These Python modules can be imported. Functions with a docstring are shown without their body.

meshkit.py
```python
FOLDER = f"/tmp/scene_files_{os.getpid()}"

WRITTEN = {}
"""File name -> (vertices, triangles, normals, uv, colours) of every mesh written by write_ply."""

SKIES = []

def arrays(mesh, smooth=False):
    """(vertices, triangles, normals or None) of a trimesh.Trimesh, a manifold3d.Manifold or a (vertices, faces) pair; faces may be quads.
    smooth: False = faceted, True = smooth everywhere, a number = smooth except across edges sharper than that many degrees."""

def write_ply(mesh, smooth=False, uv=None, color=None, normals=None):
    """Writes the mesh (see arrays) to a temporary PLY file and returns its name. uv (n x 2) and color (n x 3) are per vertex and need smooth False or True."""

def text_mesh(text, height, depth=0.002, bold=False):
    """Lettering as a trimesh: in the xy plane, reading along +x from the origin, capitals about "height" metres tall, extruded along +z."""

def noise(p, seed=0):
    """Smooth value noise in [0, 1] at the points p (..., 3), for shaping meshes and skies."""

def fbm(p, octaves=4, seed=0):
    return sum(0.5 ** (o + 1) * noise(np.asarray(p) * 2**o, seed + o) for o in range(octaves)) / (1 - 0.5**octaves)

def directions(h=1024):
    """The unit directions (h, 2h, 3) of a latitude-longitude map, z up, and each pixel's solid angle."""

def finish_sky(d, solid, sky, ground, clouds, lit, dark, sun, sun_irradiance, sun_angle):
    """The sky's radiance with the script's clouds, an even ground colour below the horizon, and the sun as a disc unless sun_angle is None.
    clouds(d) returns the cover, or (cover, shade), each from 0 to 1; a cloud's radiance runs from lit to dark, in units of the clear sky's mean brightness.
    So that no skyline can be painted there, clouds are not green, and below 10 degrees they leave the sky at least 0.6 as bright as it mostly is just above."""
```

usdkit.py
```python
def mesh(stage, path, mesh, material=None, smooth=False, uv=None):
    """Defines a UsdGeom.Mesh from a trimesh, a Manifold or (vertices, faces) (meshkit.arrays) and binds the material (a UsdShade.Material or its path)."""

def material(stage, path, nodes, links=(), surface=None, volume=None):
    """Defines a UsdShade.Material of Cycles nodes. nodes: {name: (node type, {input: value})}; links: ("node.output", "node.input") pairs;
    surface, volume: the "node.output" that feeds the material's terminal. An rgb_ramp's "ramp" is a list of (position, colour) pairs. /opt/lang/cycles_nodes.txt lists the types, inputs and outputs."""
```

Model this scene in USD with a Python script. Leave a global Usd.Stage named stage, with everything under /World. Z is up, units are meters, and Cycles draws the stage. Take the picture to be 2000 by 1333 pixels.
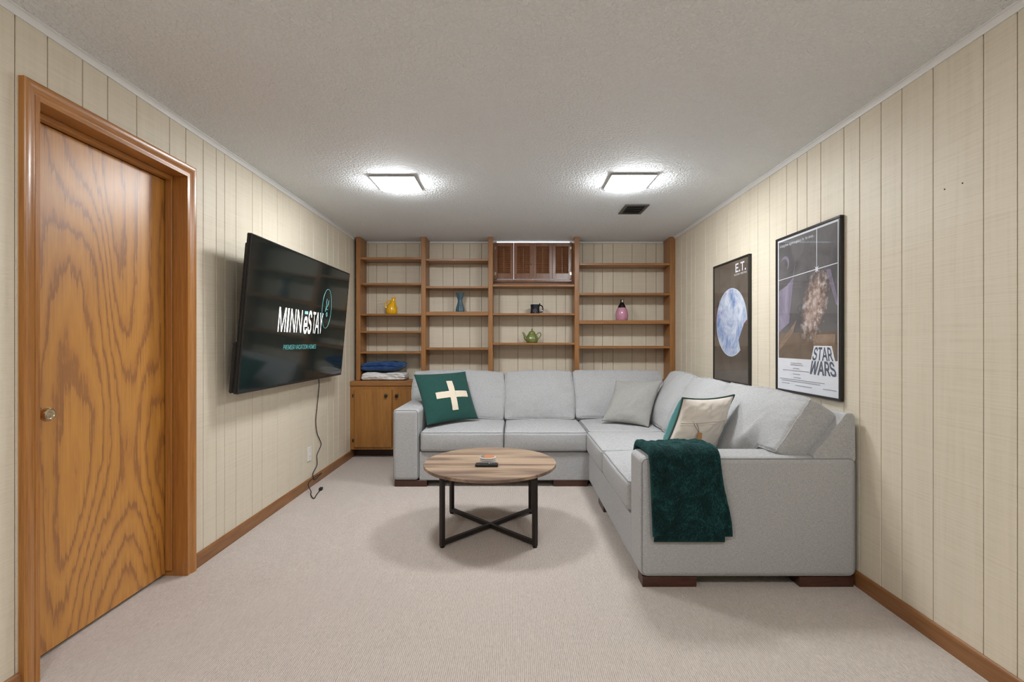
import math
import numpy as np
import trimesh
from shapely.geometry import Polygon, box as sbox
from shapely import affinity
from pxr import Usd, UsdGeom, UsdLux, UsdShade, Gf, Sdf
import usdkit
import meshkit

# ------------------------------------------------------------------ stage, camera, light
stage = Usd.Stage.CreateInMemory()
UsdGeom.SetStageUpAxis(stage, 'Z')
UsdGeom.SetStageMetersPerUnit(stage, 1.0)
UsdGeom.Xform.Define(stage, '/World')
UsdGeom.Scope.Define(stage, '/World/Looks')

F, CX, CY, H = 950.0, 1004.0, 668.0, 1.194      # focal length in px, vanishing point, eye height
cam = UsdGeom.Camera.Define(stage, '/World/camera')
cam.AddTranslateOp().Set((0, 0, H))
cam.AddRotateXOp().Set(90.0)
cam.CreateHorizontalApertureAttr(36.0)
cam.CreateFocalLengthAttr(F / 2000 * 36)
cam.CreateHorizontalApertureOffsetAttr(-(CX - 1000) / 2000 * 36)
cam.CreateVerticalApertureOffsetAttr((CY - 666.5) / 2000 * 36)
cam.CreateClippingRangeAttr((0.05, 100.0))
cam.CreateFStopAttr(0.0)
cam.CreateExposureAttr(0.13)

LAMP = 93.0                                       # radiance of the ceiling light diffusers
dome = UsdLux.DomeLight.Define(stage, '/World/sky')   # overcast daylight beyond the small window
dome.CreateIntensityAttr(0.6)
dome.CreateColorAttr((0.82, 0.92, 1.0))

W = 1.68                                          # half width of the room
YB = 5.307                                        # back wall
YF = -2.3                                         # wall behind the camera


def CZ(y):
    return 2.335 - 0.009 * y                      # the basement ceiling drops a little


def P(px, py, Y):                                  # pixel at depth Y -> point
    return np.array([(px - CX) / F * Y, Y, H + (CY - py) / F * Y])


# ------------------------------------------------------------------ object helpers
LOC, COUNT = {}, {}


def numbered(path):
    n = COUNT.get(path, 0)
    COUNT[path] = n + 1
    return path if n == 0 else f'{path}_{n:03d}'


def tag(prim, label=None, cat=None, group=None, kind=None):
    for k, v in (('label', label), ('category', cat), ('group', group), ('kind', kind)):
        if v:
            prim.SetCustomDataByKey(k, v)


def thing(name, label, cat, loc=(0, 0, 0), group=None, kind=None):
    path = numbered('/World/' + name)
    x = UsdGeom.Xform.Define(stage, path)
    x.AddTranslateOp().Set(Gf.Vec3d(*map(float, loc)))
    LOC[path] = np.array(loc, float)
    tag(x.GetPrim(), label, cat, group, kind)
    return path


def part(parent, name, mesh, material, smooth=30, label=None, kind=None):
    """One Mesh prim under a thing or a part; the mesh is given in world coordinates."""
    path = numbered(parent + '/' + name)
    v, f, n = meshkit.arrays(mesh, False)
    off = LOC[parent]
    m = usdkit.mesh(stage, path, trimesh.Trimesh(v - off, f, process=False), material, smooth=smooth)
    LOC[path] = off
    tag(m.GetPrim(), label, None, None, kind)
    return path


def solo(name, mesh, material, label, cat, smooth=30, group=None, kind=None):
    path = numbered('/World/' + name)
    v, f, n = meshkit.arrays(mesh, False)
    m = usdkit.mesh(stage, path, trimesh.Trimesh(v, f, process=False), material, smooth=smooth)
    LOC[path] = np.zeros(3)
    tag(m.GetPrim(), label, cat, group, kind)
    return path


# ------------------------------------------------------------------ mesh helpers
def cat(*ms):
    return trimesh.util.concatenate(list(ms))


def box(x0, x1, y0, y1, z0, z1):
    m = trimesh.creation.box([x1 - x0, y1 - y0, z1 - z0])
    m.apply_translation([(x0 + x1) / 2, (y0 + y1) / 2, (z0 + z1) / 2])
    return m


def frame4(origin, ex, ey, ez):
    T = np.eye(4)
    T[:3, 0], T[:3, 1], T[:3, 2], T[:3, 3] = ex, ey, ez, origin
    return T


def moved(m, T):
    m = m.copy()
    m.apply_transform(T)
    return m


def bevel_box(x0, x1, y0, y1, z0, z1, b=0.003):
    """Box with chamfered edges (44 triangles)."""
    hx, hy, hz = (x1 - x0) / 2, (y1 - y0) / 2, (z1 - z0) / 2
    b = min(b, hx * 0.9, hy * 0.9, hz * 0.9)
    pts = []
    for sx in (-1, 1):
        for sy in (-1, 1):
            for sz in (-1, 1):
                pts += [(sx * hx, sy * (hy - b), sz * (hz - b)), (sx * (hx - b), sy * hy, sz * (hz - b)), (sx * (hx - b), sy * (hy - b), sz * hz)]
    m = trimesh.Trimesh(np.array(pts), process=False).convex_hull
    m.apply_translation([(x0 + x1) / 2, (y0 + y1) / 2, (z0 + z1) / 2])
    return m


def spaced(h, r, n):
    return np.unique(np.round(np.concatenate([np.linspace(-h, -h + r, 5), np.linspace(-h + r, h - r, n), np.linspace(h - r, h, 5)]), 6))


def rbox(hx, hy, hz, r, n=(10, 10, 4)):
    """Rounded box grid mesh centred at 0."""
    cs = [spaced(hx, r, n[0]), spaced(hy, r, n[1]), spaced(hz, r, n[2])]
    hs = np.array([hx, hy, hz])
    V, Q, k = [], [], 0
    for a in range(3):
        b, c = (a + 1) % 3, (a + 2) % 3
        B, C = np.meshgrid(cs[b], cs[c], indexing='ij')
        nb, nc = B.shape
        for s in (-1, 1):
            p = np.zeros((nb * nc, 3))
            p[:, a], p[:, b], p[:, c] = s * hs[a], B.ravel(), C.ravel()
            i = np.arange(nb * nc).reshape(nb, nc) + k
            q = np.stack([i[:-1, :-1], i[1:, :-1], i[1:, 1:], i[:-1, 1:]], -1).reshape(-1, 4)
            Q.append(q if s > 0 else q[:, ::-1])
            V.append(p)
            k += nb * nc
    V, Q = np.vstack(V), np.vstack(Q)
    inner = np.clip(V, -(hs - r), hs - r)
    d = V - inner
    V = inner + d / np.maximum(np.linalg.norm(d, axis=1, keepdims=True), 1e-9) * r
    m = trimesh.Trimesh(V, np.vstack([Q[:, [0, 1, 2]], Q[:, [0, 2, 3]]]), process=False)
    m.merge_vertices()
    return m


def rblock(x0, x1, y0, y1, z0, z1, r, n=(6, 6, 6)):
    m = rbox((x1 - x0) / 2, (y1 - y0) / 2, (z1 - z0) / 2, r, n)
    m.apply_translation([(x0 + x1) / 2, (y0 + y1) / 2, (z0 + z1) / 2])
    return m


def tube(pts, r, n=8, closed=False):
    pts = np.asarray(pts, float)
    N = len(pts)
    if closed:
        t = np.roll(pts, -1, 0) - np.roll(pts, 1, 0)
    else:
        t = np.gradient(pts, axis=0)
    t /= np.maximum(np.linalg.norm(t, axis=1, keepdims=True), 1e-9)
    rad = np.broadcast_to(np.asarray(r, float), (N,))
    up = np.array([0.0, 0, 1]) if abs(t[0][2]) < 0.9 else np.array([1.0, 0, 0])
    a = np.cross(t[0], up)
    a /= np.linalg.norm(a)
    ang = np.linspace(0, 2 * math.pi, n, endpoint=False)
    V = []
    for i in range(N):
        a = a - t[i] * np.dot(a, t[i])
        a /= np.linalg.norm(a)
        b = np.cross(t[i], a)
        V.append(pts[i] + rad[i] * (np.cos(ang)[:, None] * a + np.sin(ang)[:, None] * b))
    V = np.vstack(V)
    fs = []
    rng = range(N) if closed else range(N - 1)
    for i in rng:
        j = (i + 1) % N
        for k in range(n):
            l = (k + 1) % n
            fs += [(i * n + k, j * n + k, j * n + l), (i * n + k, j * n + l, i * n + l)]
    if not closed:
        V = np.vstack([V, pts[0], pts[-1]])
        for k in range(n):
            l = (k + 1) % n
            fs += [(N * n, k, l), (N * n + 1, (N - 1) * n + l, (N - 1) * n + k)]
    m = trimesh.Trimesh(V, np.array(fs), process=False)
    m.fix_normals()
    return m


def lathe(profile, n=36, at=(0, 0, 0)):
    """profile: (radius, z) from the bottom up."""
    pr = np.asarray(profile, float)
    ang = np.linspace(0, 2 * math.pi, n, endpoint=False)
    V = np.stack([pr[:, 0:1] * np.cos(ang), pr[:, 0:1] * np.sin(ang), np.repeat(pr[:, 1:2], n, 1)], -1).reshape(-1, 3)
    fs = []
    for i in range(len(pr) - 1):
        for k in range(n):
            l = (k + 1) % n
            fs += [(i * n + k, i * n + l, (i + 1) * n + l), (i * n + k, (i + 1) * n + l, (i + 1) * n + k)]
    m = trimesh.Trimesh(V, np.array(fs), process=True)
    m.update_faces(m.nondegenerate_faces())
    m.apply_translation(at)
    return m


def smoothline(pts, n=60):
    """Catmull-Rom through the points."""
    p = np.asarray(pts, float)
    q = np.vstack([2 * p[0] - p[1], p, 2 * p[-1] - p[-2]])
    out = []
    k = max(2, n // (len(p) - 1))
    for i in range(len(p) - 1):
        a, b, c, d = q[i:i + 4]
        for t in np.linspace(0, 1, k, endpoint=False):
            out.append(0.5 * ((2 * b) + (c - a) * t + (2 * a - 5 * b + 4 * c - d) * t * t + (3 * b - a - 3 * c + d) * t ** 3))
    out.append(p[-1])
    return np.array(out)


def extrude(poly, h):
    ms = [trimesh.creation.extrude_polygon(g, h, engine='earcut') for g in getattr(poly, 'geoms', [poly]) if not g.is_empty and g.area > 1e-9]
    return cat(*ms)


def sm(x, a, b):
    t = np.clip((x - a) / (b - a), 0, 1)
    return t * t * (3 - 2 * t)


# ------------------------------------------------------------------ materials
def mat(name, nodes, links, surface='p.BSDF'):
    return usdkit.material(stage, '/World/Looks/' + name, nodes, links, surface)


def plain(name, color, rough=0.5, metallic=0.0, spec=0.5, coat=0.0, extra=None, bump=None):
    nodes = {'p': ('principled_bsdf', dict(base_color=color, roughness=rough, metallic=metallic, specular_ior_level=spec, coat_weight=coat, **(extra or {})))}
    links = []
    if bump:
        sc, strength, dist = bump
        nodes.update(g=('geometry', {}), nz=('noise_texture', dict(scale=sc, detail=3.0)), b=('bump', dict(strength=strength, distance=dist)))
        links = [('g.position', 'nz.vector'), ('nz.fac', 'b.height'), ('b.normal', 'p.normal')]
    return mat(name, nodes, links)


def wood(name, light, dark, stretch, rough=0.42, coat=0.15, fibre=0.55, scale=1.0, spec=0.5):
    """Grain drawn out along one axis: stretch gives the noise frequencies per axis."""
    sx = [s * scale for s in stretch]
    nodes = {
        'g': ('geometry', {}),
        'm1': ('mapping', dict(scale=tuple(sx))),
        'n1': ('noise_texture', dict(scale=1.0, detail=4.0, roughness=0.6, distortion=0.6)),
        'm2': ('mapping', dict(scale=tuple(s * 7 for s in sx))),
        'n2': ('noise_texture', dict(scale=1.0, detail=3.0, roughness=0.65)),
        'mx': ('mix_float', dict(fac=fibre)),
        'r': ('rgb_ramp', dict(ramp=[(0.3, dark), (0.62, light), (1.0, tuple(min(1, c * 1.15) for c in light))])),
        'b': ('bump', dict(strength=0.12, distance=0.002)),
        'p': ('principled_bsdf', dict(roughness=rough, coat_weight=coat, coat_roughness=0.25, specular_ior_level=spec)),
    }
    links = [('g.position', 'm1.vector'), ('m1.vector', 'n1.vector'), ('g.position', 'm2.vector'), ('m2.vector', 'n2.vector'),
             ('n1.fac', 'mx.a'), ('n2.fac', 'mx.b'), ('mx.result', 'r.fac'), ('r.color', 'p.base_color'), ('n2.fac', 'b.height'), ('b.normal', 'p.normal')]
    return mat(name, nodes, links)


# painted resawn panelling: grain lines across the board, a faint grain along it
def panel(name, axis):
    along = {'x': (2.5, 2.5, 210.0), 'y': (2.5, 2.5, 210.0)}[axis]
    nodes = {
        'g': ('geometry', {}),
        'm1': ('mapping', dict(scale=along)), 'n1': ('noise_texture', dict(scale=1.0, detail=4.0, roughness=0.7, distortion=0.4)),
        'm2': ('mapping', dict(scale=(26, 26, 1.1))), 'n2': ('noise_texture', dict(scale=1.0, detail=3.0, roughness=0.6, distortion=1.5)),
        'n3': ('noise_texture', dict(scale=1.3, detail=2.0)),
        'mx': ('mix_float', dict(fac=0.35)),
        'r': ('rgb_ramp', dict(ramp=[(0.25, (0.58, 0.511, 0.395)), (0.5, (0.69, 0.619, 0.497)), (0.8, (0.735, 0.669, 0.552))])),
        'b': ('bump', dict(strength=0.35, distance=0.0025)),
        'p': ('principled_bsdf', dict(roughness=0.5, specular_ior_level=0.4)),
    }
    links = [('g.position', 'm1.vector'), ('m1.vector', 'n1.vector'), ('g.position', 'm2.vector'), ('m2.vector', 'n2.vector'),
             ('n1.fac', 'mx.a'), ('n2.fac', 'mx.b'), ('mx.result', 'r.fac'), ('r.color', 'p.base_color'), ('mx.result', 'b.height'), ('b.normal', 'p.normal')]
    return mat(name, nodes, links)


M_panel = panel('cream_panelling', 'y')
M_groove = plain('groove_shade', (0.40, 0.33, 0.22), 0.8)
M_wall = plain('plain_cream_paint', (0.66, 0.58, 0.42), 0.6)
M_trim = plain('white_trim_paint', (0.74, 0.74, 0.73), 0.4)

M_ceiling = mat('textured_ceiling', {
    'g': ('geometry', {}),
    'n1': ('noise_texture', dict(scale=70.0, detail=2.0, roughness=0.55, distortion=0.3)),
    'r': ('rgb_ramp', dict(ramp=[(0.38, (0, 0, 0)), (0.62, (1, 1, 1))])),
    'b': ('bump', dict(strength=0.75, distance=0.006)),
    'p': ('principled_bsdf', dict(base_color=(0.835, 0.86, 0.885), roughness=0.85, specular_ior_level=0.2)),
}, [('g.position', 'n1.vector'), ('n1.fac', 'r.fac'), ('r.color', 'b.height'), ('b.normal', 'p.normal')])

M_carpet = mat('beige_loop_carpet', {
    'g': ('geometry', {}),
    'm0': ('mapping', dict(scale=(150.0, 46.0, 1.0))), 'n0': ('noise_texture', dict(scale=1.0, detail=3.0, roughness=0.7, distortion=0.8)),
    'm1': ('mapping', dict(scale=(1.0, 1.0, 1.0))), 'w': ('wave_texture', dict(scale=42.0, distortion=2.2, detail=2.0, detail_scale=2.0, bands_direction='x')),
    'n2': ('noise_texture', dict(scale=2.0, detail=4.0)),
    'n3': ('noise_texture', dict(scale=330.0, detail=2.0)),
    'mx': ('mix_float', dict(fac=0.35)), 'mx2': ('mix_float', dict(fac=0.3)),
    'r': ('rgb_ramp', dict(ramp=[(0.26, (0.31, 0.263, 0.232)), (0.5, (0.525, 0.458, 0.412)), (0.76, (0.67, 0.60, 0.55))])),
    'b': ('bump', dict(strength=0.7, distance=0.006)),
    'p': ('principled_bsdf', dict(roughness=0.95, specular_ior_level=0.1, sheen_weight=0.15)),
}, [('g.position', 'm0.vector'), ('m0.vector', 'n0.vector'), ('g.position', 'm1.vector'), ('m1.vector', 'w.vector'), ('g.position', 'n3.vector'),
    ('n0.fac', 'mx.a'), ('w.fac', 'mx.b'), ('mx.result', 'mx2.a'), ('n3.fac', 'mx2.b'), ('mx2.result', 'r.fac'), ('r.color', 'p.base_color'), ('mx2.result', 'b.height'), ('b.normal', 'p.normal')])

OAK_L, OAK_D = (0.37, 0.165, 0.05), (0.21, 0.085, 0.023)
M_oak_v = wood('golden_oak_upright', OAK_L, OAK_D, (16, 16, 0.9))
M_oak_x = wood('golden_oak_shelf', OAK_L, OAK_D, (0.9, 16, 16))
M_oak_y = wood('golden_oak_along', (0.30, 0.135, 0.045), (0.17, 0.065, 0.02), (16, 0.9, 16))
M_cab = wood('cabinet_oak', (0.38, 0.168, 0.036), (0.22, 0.085, 0.018), (14, 14, 0.8))
M_casing_v = wood('door_trim_oak', (0.47, 0.20, 0.046), (0.27, 0.10, 0.021), (18, 18, 0.8), rough=0.32, coat=0.3)
M_casing_y = wood('door_trim_oak_across', (0.47, 0.20, 0.046), (0.27, 0.10, 0.021), (18, 0.8, 18), rough=0.32, coat=0.3)
M_kick = plain('dark_toe_kick', (0.035, 0.014, 0.008), 0.5)
M_walnut_x = wood('dark_walnut', (0.075, 0.024, 0.012), (0.025, 0.008, 0.005), (3, 20, 20), rough=0.35)
M_shutter = wood('red_brown_shutter', (0.27, 0.115, 0.05), (0.14, 0.052, 0.022), (18, 18, 0.9), rough=0.3, coat=0.4)

M_door = mat('flat_sawn_oak_door', {
    'g': ('geometry', {}),
    'm1': ('mapping', dict(scale=(0.0, 2.5, 0.62))), 'n1': ('noise_texture', dict(scale=1.0, detail=1.2, roughness=0.35, distortion=0.25)),
    'm2': ('mapping', dict(scale=(0.0, 85.0, 1.6))), 'n2': ('noise_texture', dict(scale=1.0, detail=3.0, roughness=0.7)),
    'm3': ('mapping', dict(scale=(0.0, 26.0, 7.0))), 'n3': ('noise_texture', dict(scale=1.0, detail=3.0, roughness=0.6)),
    'k': ('math', dict(math_type='multiply', value2=16.0)),
    'j': ('math', dict(math_type='multiply_add', value2=0.85)),
    'j2': ('math', dict(math_type='multiply_add', value2=0.8)),
    'fr': ('math', dict(math_type='fraction')),
    'r': ('rgb_ramp', dict(ramp=[(0.0, (0.52, 0.225, 0.036)), (0.40, (0.58, 0.262, 0.042)), (0.68, (0.51, 0.215, 0.034)), (0.82, (0.33, 0.13, 0.026)), (0.93, (0.35, 0.14, 0.028)), (1.0, (0.52, 0.225, 0.036))])),
    'fb': ('rgb_ramp', dict(ramp=[(0.3, (0.80, 0.77, 0.72)), (0.6, (1, 1, 1))])),
    'mul': ('mix_color', dict(blend_type='multiply', fac=0.8)),
    'b': ('bump', dict(strength=0.05, distance=0.001)),
    'p': ('principled_bsdf', dict(roughness=0.5, coat_weight=0.8, coat_roughness=0.38, coat_ior=1.55, specular_ior_level=0.5)),
}, [('g.position', 'm1.vector'), ('m1.vector', 'n1.vector'), ('g.position', 'm2.vector'), ('m2.vector', 'n2.vector'), ('g.position', 'm3.vector'), ('m3.vector', 'n3.vector'),
    ('n1.fac', 'k.value1'), ('n2.fac', 'j.value1'), ('k.value', 'j.value3'), ('n3.fac', 'j2.value1'), ('j.value', 'j2.value3'), ('j2.value', 'fr.value1'),
    ('fr.value', 'r.fac'), ('n2.fac', 'fb.fac'), ('r.color', 'mul.a'), ('fb.color', 'mul.b'), ('mul.result', 'p.base_color'), ('n2.fac', 'b.height'), ('b.normal', 'p.normal')])


def fabric(name, c0, c1, c2, weave=620.0, strength=0.35):
    return mat(name, {
        'g': ('geometry', {}),
        'm1': ('mapping', dict(scale=(weave, weave, weave * 0.12))), 'n1': ('noise_texture', dict(scale=1.0, detail=2.0)),
        'm2': ('mapping', dict(scale=(weave * 0.1, weave * 0.1, weave))), 'n2': ('noise_texture', dict(scale=1.0, detail=2.0)),
        'n3': ('noise_texture', dict(scale=170.0, detail=4.0, roughness=0.7)),
        'mx': ('mix_float', dict(fac=0.5)), 'mx2': ('mix_float', dict(fac=0.3)),
        'r': ('rgb_ramp', dict(ramp=[(0.28, c0), (0.5, c1), (0.72, c2)])),
        'b': ('bump', dict(strength=strength, distance=0.0015)),
        'p': ('principled_bsdf', dict(roughness=0.9, specular_ior_level=0.15, sheen_weight=0.12)),
    }, [('g.position', 'm1.vector'), ('m1.vector', 'n1.vector'), ('g.position', 'm2.vector'), ('m2.vector', 'n2.vector'), ('g.position', 'n3.vector'),
        ('n1.fac', 'mx.a'), ('n2.fac', 'mx.b'), ('mx.result', 'mx2.a'), ('n3.fac', 'mx2.b'), ('mx2.result', 'r.fac'), ('r.color', 'p.base_color'), ('mx2.result', 'b.height'), ('b.normal', 'p.normal')])


M_sofa = fabric('grey_sofa_fabric', (0.235, 0.235, 0.238), (0.405, 0.405, 0.409), (0.575, 0.576, 0.58))
M_piping = plain('grey_piping', (0.25, 0.255, 0.265), 0.85, bump=(900, 0.4, 0.001))
M_cushion = fabric('linen_cushion', (0.20, 0.195, 0.18), (0.325, 0.318, 0.298), (0.42, 0.412, 0.388), 700)
M_cream = plain('cream_cotton', (0.70, 0.64, 0.575), 0.9, bump=(900, 0.25, 0.001))
M_cross = plain('cream_knit', (0.74, 0.64, 0.51), 0.95, bump=(700, 0.5, 0.002))
M_green = fabric('dark_green_knit', (0.010, 0.045, 0.038), (0.018, 0.068, 0.058), (0.03, 0.092, 0.08), 500, 0.5)
M_teal = plain('teal_velvet', (0.022, 0.125, 0.118), 0.75, extra=dict(sheen_weight=0.6, sheen_tint=(0.3, 0.7, 0.7)), bump=(120, 0.2, 0.002))
M_tealpipe = plain('dark_teal_piping', (0.03, 0.065, 0.06), 0.8)
M_plush = mat('dark_green_plush', {
    'g': ('geometry', {}),
    'm1': ('mapping', dict(scale=(190, 150, 95), rotation=(0.0, 0.7, 0.0))), 'n1': ('noise_texture', dict(scale=1.0, detail=3.0, roughness=0.7)),
    'n2': ('noise_texture', dict(scale=9.0, detail=5.0, roughness=0.75, distortion=1.2)),
    'mx': ('mix_float', dict(fac=0.5)),
    'r': ('rgb_ramp', dict(ramp=[(0.36, (0.0005, 0.006, 0.0065)), (0.5, (0.0022, 0.021, 0.021)), (0.66, (0.016, 0.088, 0.088))])),
    'b': ('bump', dict(strength=0.9, distance=0.012)),
    'p': ('principled_bsdf', dict(roughness=0.85, specular_ior_level=0.2, sheen_weight=0.32, sheen_roughness=0.35, sheen_tint=(0.08, 0.45, 0.45))),
}, [('g.position', 'm1.vector'), ('m1.vector', 'n1.vector'), ('g.position', 'n2.vector'), ('n1.fac', 'mx.a'), ('n2.fac', 'mx.b'), ('mx.result', 'r.fac'), ('r.color', 'p.base_color'), ('mx.result', 'b.height'), ('b.normal', 'p.normal')])
M_blue = plain('royal_blue_velour', (0.005, 0.038, 0.15), 0.6, extra=dict(sheen_weight=0.6, sheen_tint=(0.2, 0.45, 0.9)), bump=(60, 0.5, 0.01))
M_white_cloth = plain('white_fleece', (0.72, 0.71, 0.70), 0.95, bump=(45, 0.8, 0.015))

M_tabletop = mat('mixed_plank_tabletop', {
    'g': ('geometry', {}),
    'm1': ('mapping', dict(scale=(1.3, 13.0, 1.0))), 'n1': ('noise_texture', dict(scale=1.0, detail=2.5, roughness=0.5, distortion=0.25)),
    'm2': ('mapping', dict(scale=(5.0, 130.0, 30.0))), 'n2': ('noise_texture', dict(scale=1.0, detail=3.0)),
    'mx': ('mix_float', dict(fac=0.22)),
    'r': ('rgb_ramp', dict(ramp=[(0.32, (0.13, 0.085, 0.065)), (0.44, (0.21, 0.14, 0.102)), (0.53, (0.36, 0.255, 0.175)), (0.7, (0.46, 0.335, 0.235))])),
    'p': ('principled_bsdf', dict(roughness=0.42, specular_ior_level=0.4)),
}, [('g.position', 'm1.vector'), ('m1.vector', 'n1.vector'), ('g.position', 'm2.vector'), ('m2.vector', 'n2.vector'), ('n1.fac', 'mx.a'), ('n2.fac', 'mx.b'), ('mx.result', 'r.fac'), ('r.color', 'p.base_color')])
M_black_metal = plain('dark_bronze_metal', (0.022, 0.017, 0.014), 0.45, 0.3)
M_black = plain('black_plastic', (0.008, 0.008, 0.009), 0.35)
M_tvback = plain('matte_black_shell', (0.014, 0.012, 0.011), 0.6)
M_screen = plain('dark_screen', (0.004, 0.006, 0.006), 0.09, spec=0.55, extra=dict(emission_color=(0.30, 0.55, 0.52), emission_strength=0.012))
M_logo_white = plain('lit_white', (0.5, 0.5, 0.5), 0.4, extra=dict(emission_color=(1, 1, 1), emission_strength=0.85))
M_logo_teal = plain('lit_teal', (0.05, 0.2, 0.2), 0.4, extra=dict(emission_color=(0.16, 0.62, 0.58), emission_strength=0.34))
M_logo_pale = plain('lit_pale_teal', (0.2, 0.4, 0.4), 0.4, extra=dict(emission_color=(0.36, 0.85, 0.78), emission_strength=0.6))
M_brass = plain('aged_brass', (0.62, 0.50, 0.33), 0.22, 1.0)
M_chrome = plain('brushed_nickel', (0.6, 0.58, 0.55), 0.3, 1.0)
M_lampframe = plain('pale_grey_lamp_frame', (0.40, 0.40, 0.40), 0.5)
M_lamp = mat('lit_diffuser', {'e': ('emission', dict(color=(0.95, 0.98, 1.0), strength=LAMP))}, [], 'e.emission')
M_lamp_dim = mat('lit_diffuser_dim', {'e': ('emission', dict(color=(0.95, 0.98, 1.0), strength=LAMP * 0.80))}, [], 'e.emission')
M_vent = plain('dark_vent_metal', (0.085, 0.08, 0.074), 0.5)
M_ventin = plain('vent_dark_inside', (0.02, 0.018, 0.017), 0.8)
M_outlet = plain('white_plastic', (0.80, 0.79, 0.76), 0.35)
M_yellow = plain('yellow_glaze', (0.80, 0.42, 0.004), 0.14, coat=0.5)
M_bluegrey = plain('blue_grey_glaze', (0.055, 0.115, 0.15), 0.25, bump=(70, 0.5, 0.006))
M_navy = plain('navy_glaze', (0.006, 0.011, 0.026), 0.15, coat=0.5)
M_olive = plain('olive_green_glaze', (0.17, 0.205, 0.055), 0.25, coat=0.3, bump=(90, 0.6, 0.004))
M_pink = plain('pink_glaze', (0.56, 0.26, 0.37), 0.15, coat=0.5)
M_blackglaze = plain('black_glaze', (0.01, 0.008, 0.008), 0.15, coat=0.5)
M_whiteglaze = plain('white_glaze', (0.75, 0.72, 0.68), 0.15)
M_coaster = plain('white_ceramic_coaster', (0.68, 0.66, 0.64), 0.3)
M_copper = plain('copper_print', (0.50, 0.20, 0.085), 0.3, spec=0.6)
M_greyprint = plain('grey_print', (0.20, 0.17, 0.14), 0.35)
M_kraft = plain('kraft_card', (0.47, 0.25, 0.10), 0.9)
M_string = plain('dark_string', (0.03, 0.028, 0.025), 0.9)
M_cord = plain('black_cord', (0.02, 0.017, 0.015), 0.5)
M_frame = plain('black_picture_frame', (0.018, 0.016, 0.015), 0.35)
M_glass = mat('picture_glass', {
    't': ('transparent_bsdf', dict(color=(0.97, 0.98, 0.98))), 'gl': ('glossy_bsdf', dict(color=(1, 1, 1), roughness=0.02)), 'f': ('layer_weight', dict(blend=0.5)), 'pw': ('math', dict(math_type='power', value2=5.0)), 'ma': ('math', dict(math_type='multiply_add', value2=0.96, value3=0.04)), 'mx': ('mix_closure', {}),
}, [('f.facing', 'pw.value1'), ('pw.value', 'ma.value1'), ('ma.value', 'mx.fac'), ('t.BSDF', 'mx.closure1'), ('gl.BSDF', 'mx.closure2')], 'mx.closure')

# ------------------------------------------------------------------ room shell
solo('floor', box(-1.9, 1.9, YF - 0.1, 5.5, -0.05, 0.0), M_carpet, 'beige ribbed loop-pile carpet covering the whole floor', 'floor', kind='structure')


def sloped(x0, x1, y0, y1, ztop):
    m = box(x0, x1, y0, y1, 0, ztop)
    v = m.vertices.copy()
    low = v[:, 2] < 0.01
    v[low, 2] = [CZ(y) for y in v[low, 1]]
    m.vertices = v
    return m


solo('ceiling', sloped(-1.9, 1.9, YF - 0.1, YB, 2.5), M_ceiling, 'off-white ceiling with a stippled spray texture', 'ceiling', kind='structure')

GAP, TH = 0.0035, 0.0065                            # groove width, board thickness


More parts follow.
